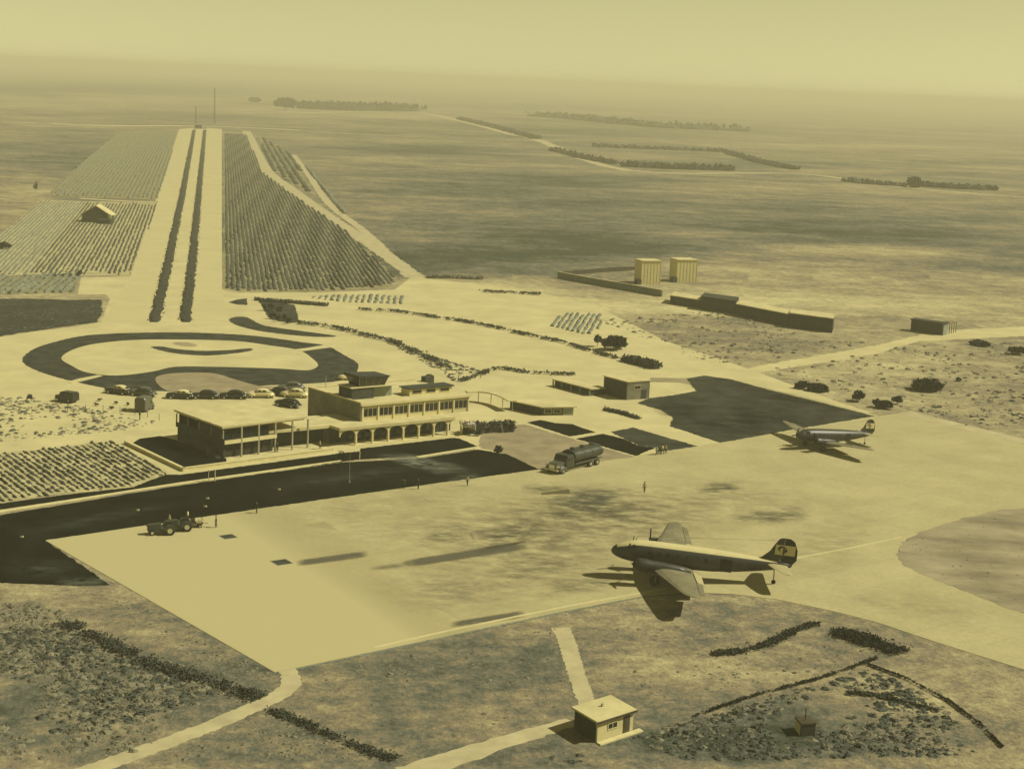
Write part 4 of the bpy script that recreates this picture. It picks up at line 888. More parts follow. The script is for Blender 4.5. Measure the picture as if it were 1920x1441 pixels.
# ================================================================== VEHICLES
def wheel(par, x, y, r, w=.2):
    mb = MB(); mb.loft([[(x + q * math.cos(a), y + yy, r + q * math.sin(a)) for a in [2 * math.pi * i / 14 for i in range(14)]] for yy, q in ((-w / 2, r * .86), (-w * .4, r), (w * .4, r), (w / 2, r * .86))])
    o = mb.build('wheel', M['tyre'], par)
    sy = 1 if y > 0 else -1; yy = y + sy * (w / 2 + .012)
    mb = MB(); mb.loft([[(x + r * .5 * math.cos(a), yy + d, r + r * .5 * math.sin(a)) for a in [2 * math.pi * i / 10 for i in range(10)]] for d in (-.015, .015)]); mb.build('rim', M['chrome'], o)
def make_car(paint, roof, label):
    t = thing('parked_car', label, 'car')
    def ring(x, w, z0, z1, n=.75): return [(x, -w * n, z0), (x, -w, z0 + (z1 - z0) * .35), (x, -w * .95, z0 + (z1 - z0) * .75), (x, -w * .6, z1), (x, w * .6, z1), (x, w * .95, z0 + (z1 - z0) * .75), (x, w, z0 + (z1 - z0) * .35), (x, w * n, z0)]
    mb = MB(); mb.loft([ring(2.35, .6, .35, .75), ring(2.2, .78, .28, .92), ring(1.5, .86, .25, 1.02), ring(.7, .88, .25, 1.06), ring(-1.2, .9, .25, 1.08), ring(-1.9, .84, .26, .98), ring(-2.3, .72, .32, .78), ring(-2.42, .5, .4, .65)]); mb.build('body', paint, t, smooth=True)
    def cr(x, w, z): return [(x, -w, 1.02), (x, -w * .93, 1.02 + (z - 1.02) * .7), (x, -w * .7, z), (x, w * .7, z), (x, w * .93, 1.02 + (z - 1.02) * .7), (x, w, 1.02)]
    mb = MB(); mb.loft([cr(.95, .72, 1.05), cr(.45, .74, 1.46), cr(-.2, .75, 1.56), cr(-.9, .74, 1.52), cr(-1.5, .68, 1.3), cr(-1.95, .6, 1.03)]); mb.build('cabin', roof, t, smooth=True)
    mb = MB(); mb.hexa([(.99, -.58, 1.1), (.99, .58, 1.1), (.97, .58, 1.1), (.97, -.58, 1.1), (.58, -.5, 1.42), (.58, .5, 1.42), (.55, .5, 1.42), (.55, -.5, 1.42)]); mb.build('windscreen', M['glass'], t)
    mb = MB(); mb.hexa([(-1.9, -.45, 1.12), (-1.9, .45, 1.12), (-1.93, .45, 1.12), (-1.93, -.45, 1.12), (-1.5, -.4, 1.36), (-1.5, .4, 1.36), (-1.53, .4, 1.36), (-1.53, -.4, 1.36)]); mb.build('rear_window', M['glass'], t)
    for sy in (1, -1):
        for x0, x1 in ((-.18, .5), (-.98, -.28)): mb = MB(); mb.hexa([(x0, sy * .745, 1.12), (x1, sy * .745, 1.12), (x1, sy * .765, 1.12), (x0, sy * .765, 1.12), (x0 + .08, sy * .69, 1.42), (x1 - .12, sy * .69, 1.42), (x1 - .12, sy * .715, 1.42), (x0 + .08, sy * .715, 1.42)]); mb.build('side_window', M['glass'], t)
        for xc in (1.45, -1.4):
          mb = MB(); mb.loft([[(xc + r * .62 * math.cos(a), sy * yy, .42 + r * .46 * math.sin(a)) for a in [math.pi * i / 8 for i in range(9)]] for yy, r in ((.72, 1.0), (.9, 1.0), (.96, .8))])
          mb.build('fender', paint, t, smooth=True)
        for xc in (1.45, -1.4): wheel(t, xc, sy * .82, .34)
        mb = MB(); mb.tube((2.2, sy * .6, .72), (2.34, sy * .6, .72), .13, 10); mb.build('headlight', M['chrome'], t)
    for x in (2.42, -2.5): MB().box(x - .05, x + .05, -.8, .8, .38, .5).build('bumper', M['chrome'], t)
    return t
cars = {}
def place_car(kind, x, y, rz, label, sc=1.0):
    mats_ = {'black': (M['carblack'], M['carblack']), 'grey': (M['cargrey'], M['cargrey']), 'pale': (M['carpale'], M['carpale']), 'two': (M['carblack'], M['carpale'])}[kind]
    g = at(x, y)
    if kind not in cars: o = cars[kind] = make_car(*mats_, label); o.location = g; o.rotation_euler = (0, 0, R(rz)); o.scale = (sc,) * 3
    else: o = dup(cars[kind], g, R(rz), label, scale=sc)
    o['group'] = 'cars parked at the terminal'
for a in (('two', 222, 738, 160, 'black car with pale roof, leftmost of the row by the roundabout lawn'), ('grey', 268, 742, 166, 'dark grey car parked just behind the tall delivery van'), ('two', 338, 747, 182, 'black and cream car parked alone right of the van'),
          ('black', 384, 747, 188, 'all black car, left of the two behind the pavilion roof'), ('black', 437, 747, 186, 'all black car, right of the two behind the pavilion roof'), ('pale', 488, 745, 190, 'cream car parked in the row behind the pavilion roof'),
          ('black', 520, 741, 185, 'black car squeezed in beside the cream cars near the terminal'), ('pale', 552, 744, 175, 'cream car closest to the terminal left wall'), ('grey', 546, 732, 200, 'grey car in the second rank near the terminal'), ('black', 540, 762, 150, 'black car in the shadow of the terminal left wall')):
    place_car(*a, sc=1.15)
place_car('pale', 656, 712, 185, 'cream car parked behind the control cabin beside the lawn tip')
def make_van(label, x, y, rz, body, w=2.0, L=4.8, h=2.5, sc=1.0, cat='van', name='delivery_van'):
    t = thing(name, label, cat, at(x, y), R(rz))
    mb = MB(); mb.loft([[(a, -w / 2, .45), (a, w / 2, .45), (a, w / 2, z - .25), (a, w * .38, z), (a, -w * .38, z), (a, -w / 2, z - .25)] for a, z in ((L / 2 - 1.3, h * .93), (L / 2 - 1.7, h), (-L / 2 + .2, h), (-L / 2, h - .12))]); mb.build('body', body, t)
    mb = MB(); mb.loft([[(a, -b, .45), (a, b, .45), (a, b, z), (a, -b, z)] for a, b, z in ((L / 2, w * .36, 1.15), (L / 2 - .4, w * .42, 1.32), (L / 2 - 1.29, w * .46, 1.4))]); mb.build('bonnet', body, t)
    mb = MB(); mb.hexa([(L / 2 - 1.28, -w * .42, 1.45), (L / 2 - 1.28, w * .42, 1.45), (L / 2 - 1.3, w * .42, 1.45), (L / 2 - 1.3, -w * .42, 1.45), (L / 2 - 1.28, -w * .38, h * .85), (L / 2 - 1.28, w * .38, h * .85), (L / 2 - 1.3, w * .38, h * .85), (L / 2 - 1.3, -w * .38, h * .85)]); mb.build('windscreen', M['glass'], t)
    for sy in (1, -1):
        for xc in (L / 2 - .75, -L / 2 + .95): wheel(t, xc, sy * (w / 2 - .12), .4, .24)
        MB().box(L / 2 - 2.3, L / 2 - 1.5, sy * w / 2 - .012, sy * w / 2 + .012, 1.35, 1.95).build('side_window', M['glass'], t); MB().tube((L / 2 - .02, sy * w * .28, .9), (L / 2 + .1, sy * w * .28, .9), .13, 8).build('headlight', M['chrome'], t)
    for sy in (1, -1): MB().box(-L / 2 - .03, -L / 2 - .003, min(sy * .03, sy * w * .42), max(sy * .03, sy * w * .42), .6, h - .4).build('rear_door', body, t)
    MB().box(L / 2 + .02, L / 2 + .12, -w * .42, w * .42, .45, .6).build('bumper', M['chrome'], t)
    return t
make_van('black delivery van parked alone at the left edge of the forecourt', 125, 753, 155, M['carblack'], L=4.4, h=2.1)
make_van('tall grey delivery van standing end-on near the pavilion corner', 272, 769, 78, M['cargrey'], w=2.1, L=4.6, h=2.8)

# fuel tanker by the dry lawn
ga, gb = at(1034, 888), at(1118, 866); d = ga - gb; Lt = d.length; t = thing('fuel_tanker', 'dark old fuel tanker lorry with round tank at the apron edge', 'lorry', ga.lerp(gb, .5), math.atan2(d.y, d.x)); k_ = Lt / 9.2; t.scale = (k_, k_, k_ * .84)
mb = MB(); mb.loft([[(x, 1.15 * math.cos(a) * q, 2.0 + .95 * math.sin(a) * q) for a in [2 * math.pi * i / 16 for i in range(16)]] for x, q in ((1.4, .85), (1.3, 1), (-4.4, 1), (-4.5, .85))]); tk = mb.build('tank', M['darkgreen'], t, smooth=False)
for x in (.6, -1.4, -3.4): MB().tube((x, 0, 2.94), (x, 0, 3.15), .32, 10).build('hatch', M['dark'], tk)
mb = MB()
for x in (1.0, -.6, -2.2, -3.8): mb.loft([[(x + e, 1.17 * math.cos(a), 2.0 + .97 * math.sin(a)) for a in [2 * math.pi * i / 16 for i in range(16)]] for e in (-.06, .06)])
mb.build('tank_band', M['dark'], tk)
MB().box(-4.4, 4.2, -.5, .5, .62, .95).build('chassis', M['dark'], t)
mb = MB(); mb.loft([[(x, -w_, .7), (x, w_, .7), (x, w_, z * .75), (x, w_ * .86, z), (x, -w_ * .86, z), (x, -w_, z * .75)] for x, w_, z in ((3.05, 1.0, 1.7), (2.7, 1.06, 2.45), (1.75, 1.06, 2.5), (1.5, 1.04, 2.4))]); mb.build('cab', M['darkgreen'], t)
mb = MB(); mb.loft([[(x, -w_, .7), (x, w_, .7), (x, w_ * .9, z), (x, -w_ * .9, z)] for x, w_, z in ((4.55, .55, 1.4), (4.3, .68, 1.55), (3.06, .85, 1.66))]); mb.build('bonnet', M['cargrey'], t)
mb = MB(); mb.hexa([(3.07, -.9, 1.75), (3.07, .9, 1.75), (3.04, .9, 1.75), (3.04, -.9, 1.75), (2.8, -.85, 2.36), (2.8, .85, 2.36), (2.76, .85, 2.36), (2.76, -.85, 2.36)]); mb.build('windscreen', M['glass'], t)
MB().box(4.56, 4.62, -.42, .42, .75, 1.35).build('grille', M['chrome'], t); MB().box(4.66, 4.78, -1.05, 1.05, .55, .75).build('bumper', M['carpale'], t)
for sy in (1, -1):
    MB().box(1.75, 2.6, sy * 1.06 - .015, sy * 1.06 + .015, 1.7, 2.2).build('side_window', M['glass'], t); MB().tube((4.4, sy * .85, 1.15), (4.62, sy * .85, 1.15), .17, 10).build('headlight', M['chrome'], t)
    mb = MB(); mb.loft([[(3.7 + .75 * q * math.cos(a), sy * yy, .5 + .62 * q * math.sin(a)) for a in [math.pi * i / 8 for i in range(9)]] for yy, q in ((.7, 1), (1.1, 1), (1.16, .85))]); mb.build('mudguard', M['cargrey'], t)
    for x in (3.7, -1.9, -3.3): wheel(t, x, sy * .95, .5, .3)
    MB().box(-4.3, 1.2, sy * 1.0 - .06, sy * 1.0 + .06, .95, 1.12).build('side_rail', M['cargrey'], t)

# tractors towing luggage at the apron corner
def make_tractor(label, x, y, rz, sc):
    t = thing('tractor', label, 'tractor', at(x, y), R(rz)); t.scale = (sc,) * 3
    mb = MB(); mb.loft([[(a, -w_, .55), (a, w_, .55), (a, w_ * .85, z), (a, -w_ * .85, z)] for a, w_, z in ((1.7, .38, 1.15), (1.55, .42, 1.3), (.2, .46, 1.4), (.1, .46, 1.35))]); mb.build('bonnet', M['darkgreen'], t)
    MB().box(-1.5, .1, -.75, .75, .5, .85).build('chassis', M['darkgreen'], t); MB().box(-1.0, -.45, -.35, .35, .86, 1.05).build('seat', M['tyre'], t); MB().box(-1.1, -1.0, -.35, .35, .86, 1.45).build('backrest', M['tyre'], t)
    MB().tube((.05, 0, 1.3), (-.25, 0, 1.55), .03, 5).build('steering_column', M['prop'], t); mb = MB(); mb.tube((-.25, 0, 1.55), (-.28, 0, 1.58), .22, 12); mb.build('steering_wheel', M['prop'], t)
    for sy in (1, -1):
        wheel(t, -.85, sy * .85, .62, .32); wheel(t, 1.2, sy * .6, .38, .2); MB().tube((1.7, sy * .3, 1.05), (1.8, sy * .3, 1.05), .1, 8).build('headlight', M['chrome'], t)
        mb = MB(); mb.loft([[(-.85 + .74 * math.cos(a), sy * yy, .62 + .74 * math.sin(a)) for a in [math.pi * i / 8 for i in range(9)]] for yy in (.68, 1.02)]); mb.build('mudguard', M['darkgreen'], t)
    return t
make_tractor('dark tractor, left of the two at the corner of the apron', 303, 1001, 200, 1.15)
make_tractor('dark tractor, right of the two with the luggage cart behind', 335, 994, 200, 1.15)
g = at(360, 988); t = thing('luggage_cart', 'flat luggage cart loaded with cases behind the tractors', 'cart', g, R(20)); t.scale = (1.2,) * 3
MB().box(-1.2, 1.2, -.6, .6, .45, .55).build('platform', M['rust'], t); MB().tube((1.2, 0, .5), (1.9, 0, .4), .03, 5).build('tow_bar', M['rust'], t)
for x in (-.85, .85):
    for sy in (1, -1): wheel(t, x, sy * .55, .24, .12)
mb = MB()
for x in (-1.18, 1.18): mb.tube((x, -.58, .55), (x, -.58, 1.1), .025, 5); mb.tube((x, .58, .55), (x, .58, 1.1), .025, 5); mb.tube((x, -.58, 1.1), (x, .58, 1.1), .025, 5)
mb.build('rail', M['rust'], t)
for i, (x, y, w_, h_, m_) in enumerate(((-.7, -.1, .8, .45, 'cloth'), (.1, .15, .6, .6, 'rust'), (.75, -.1, .7, .35, 'carpale'))):
    c_ = thing('suitcase', ('dark suitcase at the left end of the luggage cart', 'brown upright suitcase in the middle of the luggage cart', 'pale suitcase at the right end of the luggage cart')[i], 'suitcase', g + Matrix.Rotation(R(20), 3, 'Z') @ Vector((x * 1.2, y * 1.2, .553 * 1.2)), R(20))
    MB().box(-w_ / 2, w_ / 2, -.2, .2, 0, h_).build('case', M[m_], c_); MB().box(-.12, .12, -.03, .03, h_ + .001, h_ + .06).build('handle', M['prop'], c_)
# work platform behind the far wing of the near airliner
g = at(1240, 1016); t = thing('work_platform', 'dark maintenance stand with two tall posts behind the near airliner', 'work stand', g); w_ = 21 / pxm(g)
for x, yt in ((-w_, 991), (w_ * .6, 983)): MB().tube((x, 0, 0), (x, 0, ztop(g, yt)), .1, 6).build('post', M['prop'], t)
MB().box(-w_ - .2, w_ + .6, -.5, .5, .25, .5).build('platform', M['prop'], t); MB().box(-.3, .9, -.4, .4, .503, .9).build('tool_box', M['dark'], t)
for x in (-w_, w_): MB().tube((x, -.5, .14), (x, .5, .14), .14, 10).build('roller', M['tyre'], t)

# ================================================================== PEOPLE
def make_person(label, trousers, shirt, stride=.12, arm=.1):
    J = {'pel': (0, 0, .95, .15), 'sp': (0, 0, 1.18, .15), 'ch': (0, 0, 1.38, .16), 'nk': (0, 0, 1.5, .06), 'hd0': (.01, 0, 1.58, .085), 'hd': (.02, 0, 1.68, .1)}
    E = [('pel', 'sp'), ('sp', 'ch'), ('ch', 'nk'), ('nk', 'hd0'), ('hd0', 'hd')]
    for sx in (1, -1):
        k = str(sx); st = stride * sx
        J.update({'h' + k: (0, .1 * sx, .9, .1), 'k' + k: (st * .6 + .02, .11 * sx, .5, .07), 'a' + k: (st - .02, .11 * sx, .09, .05), 'f' + k: (st + .15, .12 * sx, .045, .04), 's' + k: (0, .2 * sx, 1.41, .065), 'e' + k: (-.04 - arm * sx * .5, .26 * sx, 1.13, .048), 'w' + k: (.05 - arm * sx, .25 * sx, .89, .036)})
        E += [('pel', 'h' + k), ('h' + k, 'k' + k), ('k' + k, 'a' + k), ('a' + k, 'f' + k), ('ch', 's' + k), ('s' + k, 'e' + k), ('e' + k, 'w' + k)]
        for f in range(5):
            n_ = 'g%d%s' % (f, k); J[n_] = (.05 - arm * sx + (.035 if f else .06) - .018 * f + .02, (.25 - (.03 if f == 0 else 0)) * sx, .80 - (.02 if f in (2, 3) else 0) + (.04 if f == 0 else 0), .011); E.append(('w' + k, n_))
    names = list(J); me = bpy.data.meshes.new('person_body'); me.from_pydata([J[n][:3] for n in names], [(names.index(a), names.index(b)) for a, b in E], [])
    o = bpy.data.objects.new('person_body', me); C.objects.link(o); sk = o.modifiers.new('skin', 'SKIN')
    for i, n in enumerate(names): me.skin_vertices[0].data[i].radius = (J[n][3],) * 2; me.skin_vertices[0].data[i].use_root = (n == 'pel')
    o.modifiers.new('sub', 'SUBSURF').levels = 1
    dg = bpy.context.evaluated_depsgraph_get(); nm = bpy.data.meshes.new_from_object(o.evaluated_get(dg)); bpy.data.objects.remove(o)
    nm.materials.clear()
    for m in (M[trousers], M[shirt], M['skin'], M['tyre']): nm.materials.append(m)
    for p in nm.polygons:
        z = p.center.z; p.material_index = 3 if z < .1 else (2 if (z > 1.5 or (z < .92 and abs(p.center.y) > .2)) else (0 if z < .98 else 1)); p.use_smooth = True
    t = thing('person', label, 'person'); b = bpy.data.objects.new('body', nm); C.objects.link(b); b.parent = t
    mb = MB(); mb.loft([[(.005 + r * math.cos(a), r * math.sin(a), z) for a in [2 * math.pi * i / 12 for i in range(12)]] for z, r in ((1.69, .115), (1.76, .11), (1.81, .07), (1.825, .01))]); mb.build('hair', M['hair'], t, smooth=True)
    mb = MB(); mb.box(.105, .125, -.012, .012, 1.645, 1.675)
    for y in (-.035, .035): mb.box(.095, .112, y - .012, y + .012, 1.685, 1.7)
    mb.box(.09, .108, -.025, .025, 1.61, 1.618); mb.build('face', M['hair'], t)
    return t
pa = make_person('man in dark clothes standing alone beside the luggage cart', 'cloth', 'cloth'); pa.location = at(405, 989); pa.rotation_euler = (0, 0, R(190))
pb = make_person('x', 'cloth', 'shirt', .2, .16)
pb['label'] = 'man in a pale shirt standing on the apron above the long stains'; pb.location = at(1208, 923); pb.rotation_euler = (0, 0, R(250))
grp = 'people on and around the apron'; pa['group'] = grp; pb['group'] = grp
for src, x, y, rz, lab in ((pa, 481, 962, 30, 'dark figure at the lawn edge right of the standing man'), (pa, 757, 917, 100, 'dark figure, left of the pair at the worn lawn edge'), (pa, 784, 917, 240, 'dark figure, right of the pair at the worn lawn edge'), (pb, 876, 911, 60, 'pale shirted figure beside the worn patch of lawn'),
                           (pb, 1231, 853, 200, 'pale shirted figure, leftmost of the four by the thin lawn'), (pa, 1237, 852, 120, 'dark figure, second from left of the four by the thin lawn'), (pb, 1242, 851, 300, 'pale shirted figure, third of the four by the thin lawn'), (pb, 1248, 850, 20, 'pale shirted figure, rightmost of the four by the thin lawn'),
                           (pb, 318, 985, 200, 'pale shirted man behind the left tractor'), (pb, 352, 978, 170, 'pale shirted man behind the luggage cart'), (pa, 262, 787, 30, 'dark figure on the path left of the pavilion'), (pb, 600, 843, 10, 'pale shirted figure at the right end of the terrace'), (pa, 520, 848, 80, 'dark figure on the sunny part of the terrace')):
    dup(src, at(x, y), R(rz), lab, grp)

# ================================================================== PLANTING
def bush(label, x, yb, wpx, hpx, m='leaf', n=110, name='bush', cat='bush', group=None, trunk=False, size=.22):
    g = at(x, yb); k_ = 1 / pxm(g); w_, h_ = wpx * k_ / 2, hpx * k_ * (.82 if x > 1480 else 1)
    t = thing(name, label, cat, g, group=group); mb = MB(); z0 = h_ * .3 if trunk else 0
    for i in range(max(3, int(w_ * 2.2))):
        r = w_ * random.uniform(.4, .6); c = (random.uniform(-1, 1) * (w_ - r), random.uniform(-.5, .5) * w_, z0 + (h_ - z0) * random.uniform(.3, .55))
        mb.leaves(c, (r, r, (h_ - z0) * .5), n, size * max(.6, min(3, w_ / 1.2)))
    mb.build('crown', M[m], t)
    mb = MB(); mb.tube((0, 0, 0), (.1, 0, h_ * .6), .06 * max(1, w_ / 1.5), 6, .03)
    for a in range(3): mb.tube((.05, 0, h_ * .3), (w_ * .4 * math.cos(a * 2.1), w_ * .4 * math.sin(a * 2.1), h_ * .65), .035, 5, .015)
    mb.build('trunk', M['bark'], t); return t
bush('round dark bush at the top corner of the dark lawn', 936, 853, 24, 22)
bush('pale blossoming shrub in front of the last arch', 880, 815, 32, 30, 'blossom', 90)
bush('dark shrub at the foot of the pale blossoming shrub', 893, 817, 22, 10)
bush('small dark tree on the lawn beside the thin lamp post', 640, 884, 20, 40, trunk=True)
hedge_line('hedge', 'thick clipped leafy hedge block beside the arcade end', [(866, 812), (900, 811), (964, 808)], 2.0, 2.2, 500, M['leaf_mid'], size=.5)
hedge_line('hedge', 'short thin clipped hedge on the pale yard below the block house', [(1132, 769), (1165, 776), (1198, 786)], .9, .8, 120, M['leaf_mid'], size=.35)
hedge_line('hedge', 'thin hedge above the shrub bed beside the avenue mouth', [(478, 563), (540, 568), (614, 574)], 1.6, 1.0, 200, M['leaf_mid'], size=.5)
hedge_line('hedge', 'long curved hedge along the upper edge of the pale yard', [(672, 581), (740, 585), (860, 602), (960, 622), (1060, 645), (1140, 668), (1180, 680)], 1.6, .7, 1100, M['leaf_mid'], size=.5, core=False)
hedge_line('hedge', 'thick dark hedge end near the block house lawn', [(1172, 676), (1200, 683), (1232, 692)], 3.4, 1.5, 300, M['leaf'], size=.7)
hedge_line('hedge', 'curved shrub border along the inner edge of the pale yard', [(558, 607), (600, 612), (660, 622), (730, 642), (790, 664), (828, 690)], 2.6, .8, 900, M['leaf_mid'], size=.5, core=False)
hedge_line('hedge', 'low broken hedge right of the curved shrub border', [(862, 716), (900, 702), (938, 692), (990, 700), (1080, 703)], 2.0, .6, 500, M['leaf_mid'], size=.45, core=False)
hedge_line('hedge', 'dark hedge line between the far yard and the scrub', [(800, 521), (850, 522), (905, 524)], 1.6, .8, 120, M['scrub'], size=.7)
hedge_line('hedge', 'ragged dark hedge on the pale plain left of the yard wall', [(897, 547), (925, 549), (960, 550), (1015, 553)], 2.0, .8, 260, M['leaf_mid'], size=.5, core=False)
for i in range(8):
    x = 496 + 9 * (i % 4) + random.uniform(-2, 2) + (i // 4) * 16; y = 580 + 20 * (i // 4) + random.uniform(-3, 3) + (i % 4) * 2
    bush('dark leafy shrub, ' + ordinal(i % 4 + 1) + ' from the left in the ' + ('upper', 'lower')[i // 4] + ' line of the square bed', x, y, 14, 13, 'leaf', 70, group='shrubs in the square bed', size=.3)
sheet('flower_bed', [(484, 562), (530, 566), (552, 572), (562, 604), (540, 606), (505, 598)], .04, M['lawn_mid'], kind='stuff', rough=.3)
for i, (x, y) in enumerate(((187, 752), (179, 761), (217, 757), (209, 767), (239, 760), (233, 770))):
    bush('small round dark bush on the forecourt, ' + ('far left of the upper three', 'far left of the lower three', 'middle of the upper three', 'middle of the lower three', 'right of the upper three', 'right of the lower three')[i], x, y, 13 if i % 2 else 9, 6, 'leaf', 60, group='small bushes on the forecourt', size=.15)
for x, y, w_, h_, lab in ((1740, 731, 74, 22, 'wide dark bush alone on the dry field at far right'), (1500, 728, 34, 16, 'dark bush at the upper left beside the field road'), (1535, 735, 50, 14, 'low spreading bush beside the field road'), (1608, 752, 36, 22, 'dark rounded bush in the middle of the field road verge'), (1655, 765, 40, 16, 'dusty bush near the top corner of the apron'), (1682, 757, 26, 18, 'small bush right of the dusty bush'),
                          (1840, 648, 44, 8, 'flat bush at the far right below the yard road'), (1905, 664, 36, 16, 'dark bush cut by the right edge'), (1150, 655, 52, 26, 'dark tree clump above the long curved hedge'), (1120, 650, 24, 24, 'dark tree clump left end above the curved hedge'), (147, 522, 14, 16, 'dark bush at the corner of the clumpy crop strip'), (1800, 715, 20, 8, 'low bush right of the wide dark bush'),
                          (4, 467, 30, 12, 'dark bush at the left edge beside the barn field'), (66, 362, 10, 24, 'thin tree on the pale field left of the barn'), (805, 713, 20, 12, 'dark shrub behind the terminal roof'), (58, 752, 16, 14, 'dark shrub in the scrub left of the black van')):
    bush(lab, x, y, w_, h_, 'leaf' if w_ > 20 else 'leaf_mid', 70, size=.3)
hedge_line('shrub_bank', 'dark shrub bank in the dry grass near the lower right apron', [(1558, 1186), (1610, 1192), (1650, 1210), (1695, 1226)], 3.0, .6, 1800, M['leaf'], cat='shrub bank', size=.3, core=False)
hedge_line('shrub_bank', 'long low shrub line sweeping up to the dark shrub bank', [(1335, 1226), (1400, 1219), (1450, 1204), (1490, 1186), (1538, 1169)], 1.4, .3, 1200, M['leaf_mid'], cat='shrub bank', size=.3, core=False)
hedge_line('shrub_bank', 'thin dark brush line climbing from the scrub to its top corner', [(1300, 1345), (1400, 1310), (1450, 1296), (1530, 1274), (1600, 1250), (1645, 1234)], .5, .3, 900, M['leaf'], cat='shrub bank', size=.22, core=False)
hedge_line('shrub_bank', 'thin dark curved brush line down the right of the scrub', [(1625, 1246), (1700, 1274), (1780, 1316), (1840, 1360), (1880, 1402)], .35, .3, 900, M['leaf'], cat='shrub bank', size=.2, core=False)
hedge_line('shrub_bank', 'short low brush bank in the middle of the scrub at lower right', [(1590, 1300), (1640, 1305), (1700, 1320), (1760, 1335)], .9, .3, 500, M['leaf_mid'], cat='shrub bank', size=.25, core=False)
hedge_line('shrub_bank', 'dark brush line across the left foreground scrub to the track', [(110, 1172), (220, 1215), (330, 1258), (420, 1290), (478, 1314)], 2.6, .4, 1800, M['leaf_mid'], cat='shrub bank', size=.3, core=False)
hedge_line('shrub_bank', 'dark brush line running from the track towards the bottom edge', [(492, 1330), (560, 1352), (640, 1384), (740, 1425)], 1.6, .3, 900, M['leaf_mid'], cat='shrub bank', size=.25, core=False)

def scrub(name, poly, n, smin, smax, m, h=.6, kind='stuff', leaf=4):
    mb = MB()
    for p in sample_px(poly, n):
        if math.sin(p.x * .31 + 1.3 * math.sin(p.y * .17)) + math.sin(p.y * .23 + 1.7 * math.sin(p.x * .13)) + random.uniform(-1.1, 1.1) < -.35: continue
        s = smin + (smax - smin) * random.random() ** 2.2; z = s * h * random.uniform(.25, .65); a0 = random.random() * 6; w = [s * random.uniform(.45, .8) for _ in range(6)]
        low = [(p.x + w[i] * math.cos(a0 + i * 1.047), p.y + w[i] * math.sin(a0 + i * 1.047), 0) for i in range(6)]
        mid = [(p.x + w[i] * .62 * math.cos(a0 + i * 1.047), p.y + w[i] * .62 * math.sin(a0 + i * 1.047), z * random.uniform(.55, .95)) for i in range(6)]
        mb.add(low + mid + [(p.x + random.uniform(-.15, .15) * s, p.y + random.uniform(-.15, .15) * s, z)], [(i, (i + 1) % 6, 6 + (i + 1) % 6, 6 + i) for i in range(6)] + [(6 + i, 6 + (i + 1) % 6, 12) for i in range(6)])
        if leaf: mb.leaves((p.x, p.y, z * .4), (s * .5, s * .5, z * .6), leaf, s * .22)
    return mb.build(name, m, kind=kind)
scrub('dry_scrub', [(-60, 1130), (60, 1128), (250, 1200), (420, 1290), (480, 1316), (240, 1412), (-60, 1430)], 3000, .15, 1.2, M['scrub'], leaf=5, h=.4)
scrub('dark_scrub', [(-60, 1190), (100, 1175), (300, 1250), (400, 1300), (200, 1370), (-60, 1400)], 1500, .2, 1.2, M['leaf_mid'], leaf=8, h=.45)
scrub('dry_scrub', [(210, 1110), (510, 1262), (490, 1300), (250, 1190)], 260, .2, .5, M['scrub'])
scrub('dry_scrub', [(520, 1330), (760, 1420), (300, 1425)], 250, .2, .5, M['scrub'])
scrub('dark_scrub', [(1080, 1402), (1300, 1350), (1480, 1300), (1640, 1250), (1760, 1330), (1860, 1415), (1000, 1430)], 1900, .2, 1.1, M['leaf_mid'], leaf=8, h=.45)
scrub('dry_scrub', [(1150, 1400), (1300, 1345), (1500, 1290), (1640, 1250), (1780, 1330), (1860, 1415)], 900, .2, .9, M['scrub'], leaf=5, h=.4)
scrub('dry_scrub', [(580, 1270), (1040, 1170), (1060, 1330), (800, 1400)], 420, .12, .6, M['scrub'], leaf=4, h=.4)
scrub('dry_scrub', [(1120, 1180), (1500, 1160), (1640, 1230), (1200, 1330)], 420, .12, .6, M['scrub'], leaf=4, h=.4)
scrub('dry_scrub', [(-40, 745), (60, 745), (240, 778), (306, 792), (240, 806), (0, 828), (-40, 830)], 900, .3, .9, M['scrub'], leaf=2)
scrub('dark_scrub', [(-40, 752), (60, 752), (230, 782), (180, 806), (0, 822), (-40, 825)], 160, .5, 1.2, M['leaf_mid'])
scrub('dry_scrub', [(740, 650), (800, 664), (885, 690), (900, 694), (850, 716), (830, 700)], 260, .4, 1.0, M['leaf_mid'])
scrub('dry_scrub', [(1120, 600), (1350, 580), (1560, 640), (1640, 640), (1400, 688), (1300, 672)], 800, .3, 1.4, M['scrub'], leaf=4)
scrub('dry_scrub', [(1400, 700), (1700, 650), (1960, 640), (1960, 830), (1700, 768)], 1000, .25, 1.3, M['scrub'], leaf=4)
scrub('dark_scrub', [(1720, 770), (1960, 690), (1960, 830), (1800, 800)], 160, .4, 1.2, M['leaf_mid'])
scrub('dry_scrub', [(1690, 1035), (1750, 992), (1925, 955), (1925, 1148), (1800, 1100)], 500, .15, .45, M['scrub'], leaf=1)
scrub('grass_tufts', [(-40, 562), (188, 564), (180, 602), (-40, 630)], 700, .4, .9, M['leaf_mid'], h=.8)
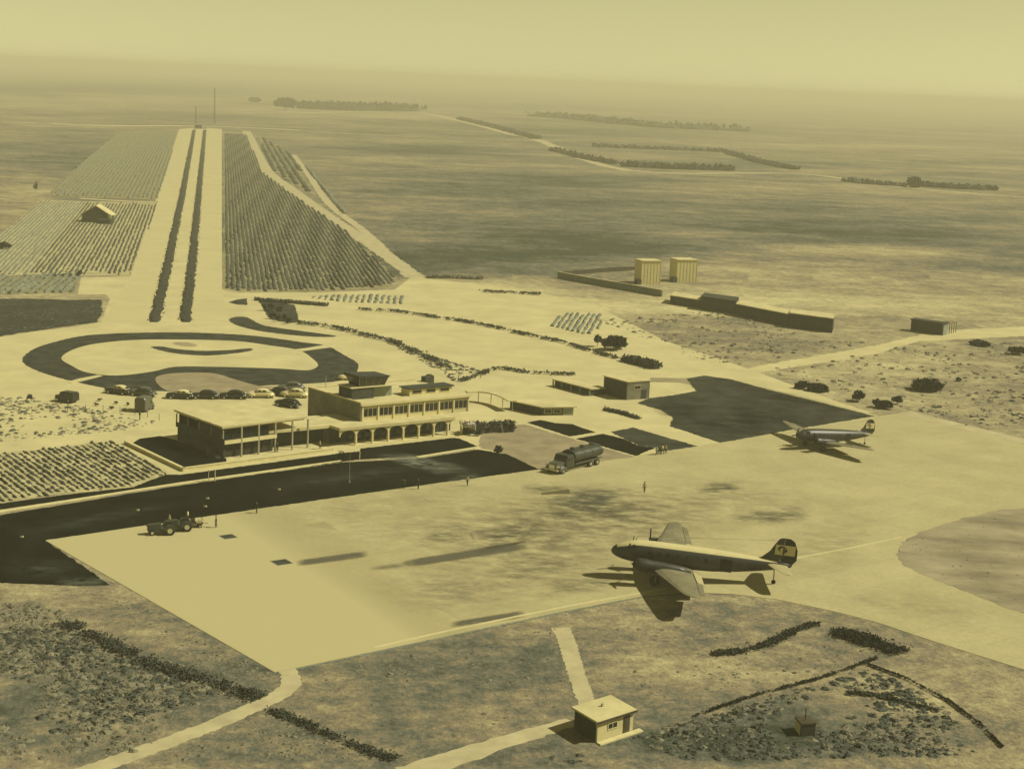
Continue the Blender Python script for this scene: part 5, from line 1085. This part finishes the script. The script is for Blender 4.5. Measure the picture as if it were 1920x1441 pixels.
# far woods and hedgerows
def far_hedge(label, line, w, h, n, m='leaf', size=4.0, name='hedgerow'):
    return hedge_line(name, label, line, w * .8, h * .7, n, M[m], cat='hedgerow', size=size * .7, jit=.6)
def wood(name, line, w, h, n, m, size):
    o = hedge_line(name, '', line, w, h, n, m, size=size, jit=.45); del o['label']; del o['category']; o['kind'] = 'stuff'; return o
wood('far_wood', [(560, 203), (620, 206), (700, 208), (768, 208)], 60, 10, 320, M['leaf'], 9)
bush('rounded dark tree clump at the left end of the far wood', 535, 206, 44, 20, 'leaf', 60, name='tree', cat='tree', size=1.0)
bush('small far tree left of the rounded tree clump', 478, 192, 24, 8, 'leaf_mid', 40, name='tree', cat='tree', size=1.0)
wood('far_wood', [(1000, 218), (1080, 224), (1160, 232), (1250, 240), (1400, 246)], 40, 6, 220, M['leaf_mid'], 8)
far_hedge('dark far hedgerow beside the pale road in the upper middle', [(862, 224), (930, 240), (1006, 261)], 14, 5, 160)
far_hedge('far hedgerow running right to the pale gate post', [(1040, 283), (1090, 296), (1150, 308)], 12, 4, 120)
far_hedge('dark straight far hedgerow right of the pale gate post', [(1165, 312), (1260, 317), (1374, 320)], 14, 5.5, 200)
far_hedge('faint upper hedgerow behind the dark straight hedgerow', [(1110, 275), (1220, 280), (1360, 285)], 12, 4, 140, 'leaf_mid')
far_hedge('slanting far hedgerow right of the enclosed field', [(1365, 288), (1420, 304), (1488, 318)], 12, 4, 120)
far_hedge('dark far hedgerow with a tall end at the right of the plain', [(1715, 348), (1760, 352), (1870, 357)], 12, 3.5, 160)
bush('tall far tree at the left end of the right hand hedgerow', 1715, 352, 22, 20, 'leaf', 60, name='tree', cat='tree', size=.9)
far_hedge('low far hedgerow beyond the pale road at upper right', [(1580, 340), (1640, 346), (1700, 350)], 8, 2.5, 90, 'leaf_mid')
g = at(1153, 309); tag(MB().box(-2, 2, -2, 2, 0, 6).prism([(-2.4, -2.4), (2.4, -2.4), (2.4, 2.4), (-2.4, 2.4)], 6.003, 6.6).build('gate_pillar', M['kerb'], base=g), 'pale far pillar standing in the gap between two hedgerows', 'pillar')

# ================================================================== HAZE
hz = MB(); hz.box(-25500, 25500, -25500, 25500, -1.2, CAMH + 9)
m = bpy.data.materials.new('haze_air'); m.use_nodes = True; n = m.node_tree; n.nodes.clear()
o_ = n.nodes.new('ShaderNodeOutputMaterial'); pv = n.nodes.new('ShaderNodeVolumePrincipled')
pv.inputs['Color'].default_value = HAZE_COL + (1,); pv.inputs['Density'].default_value = HAZE; pv.inputs['Anisotropy'].default_value = 0
n.links.new(pv.outputs[0], o_.inputs['Volume'])
hz.build('haze', m, kind='stuff')
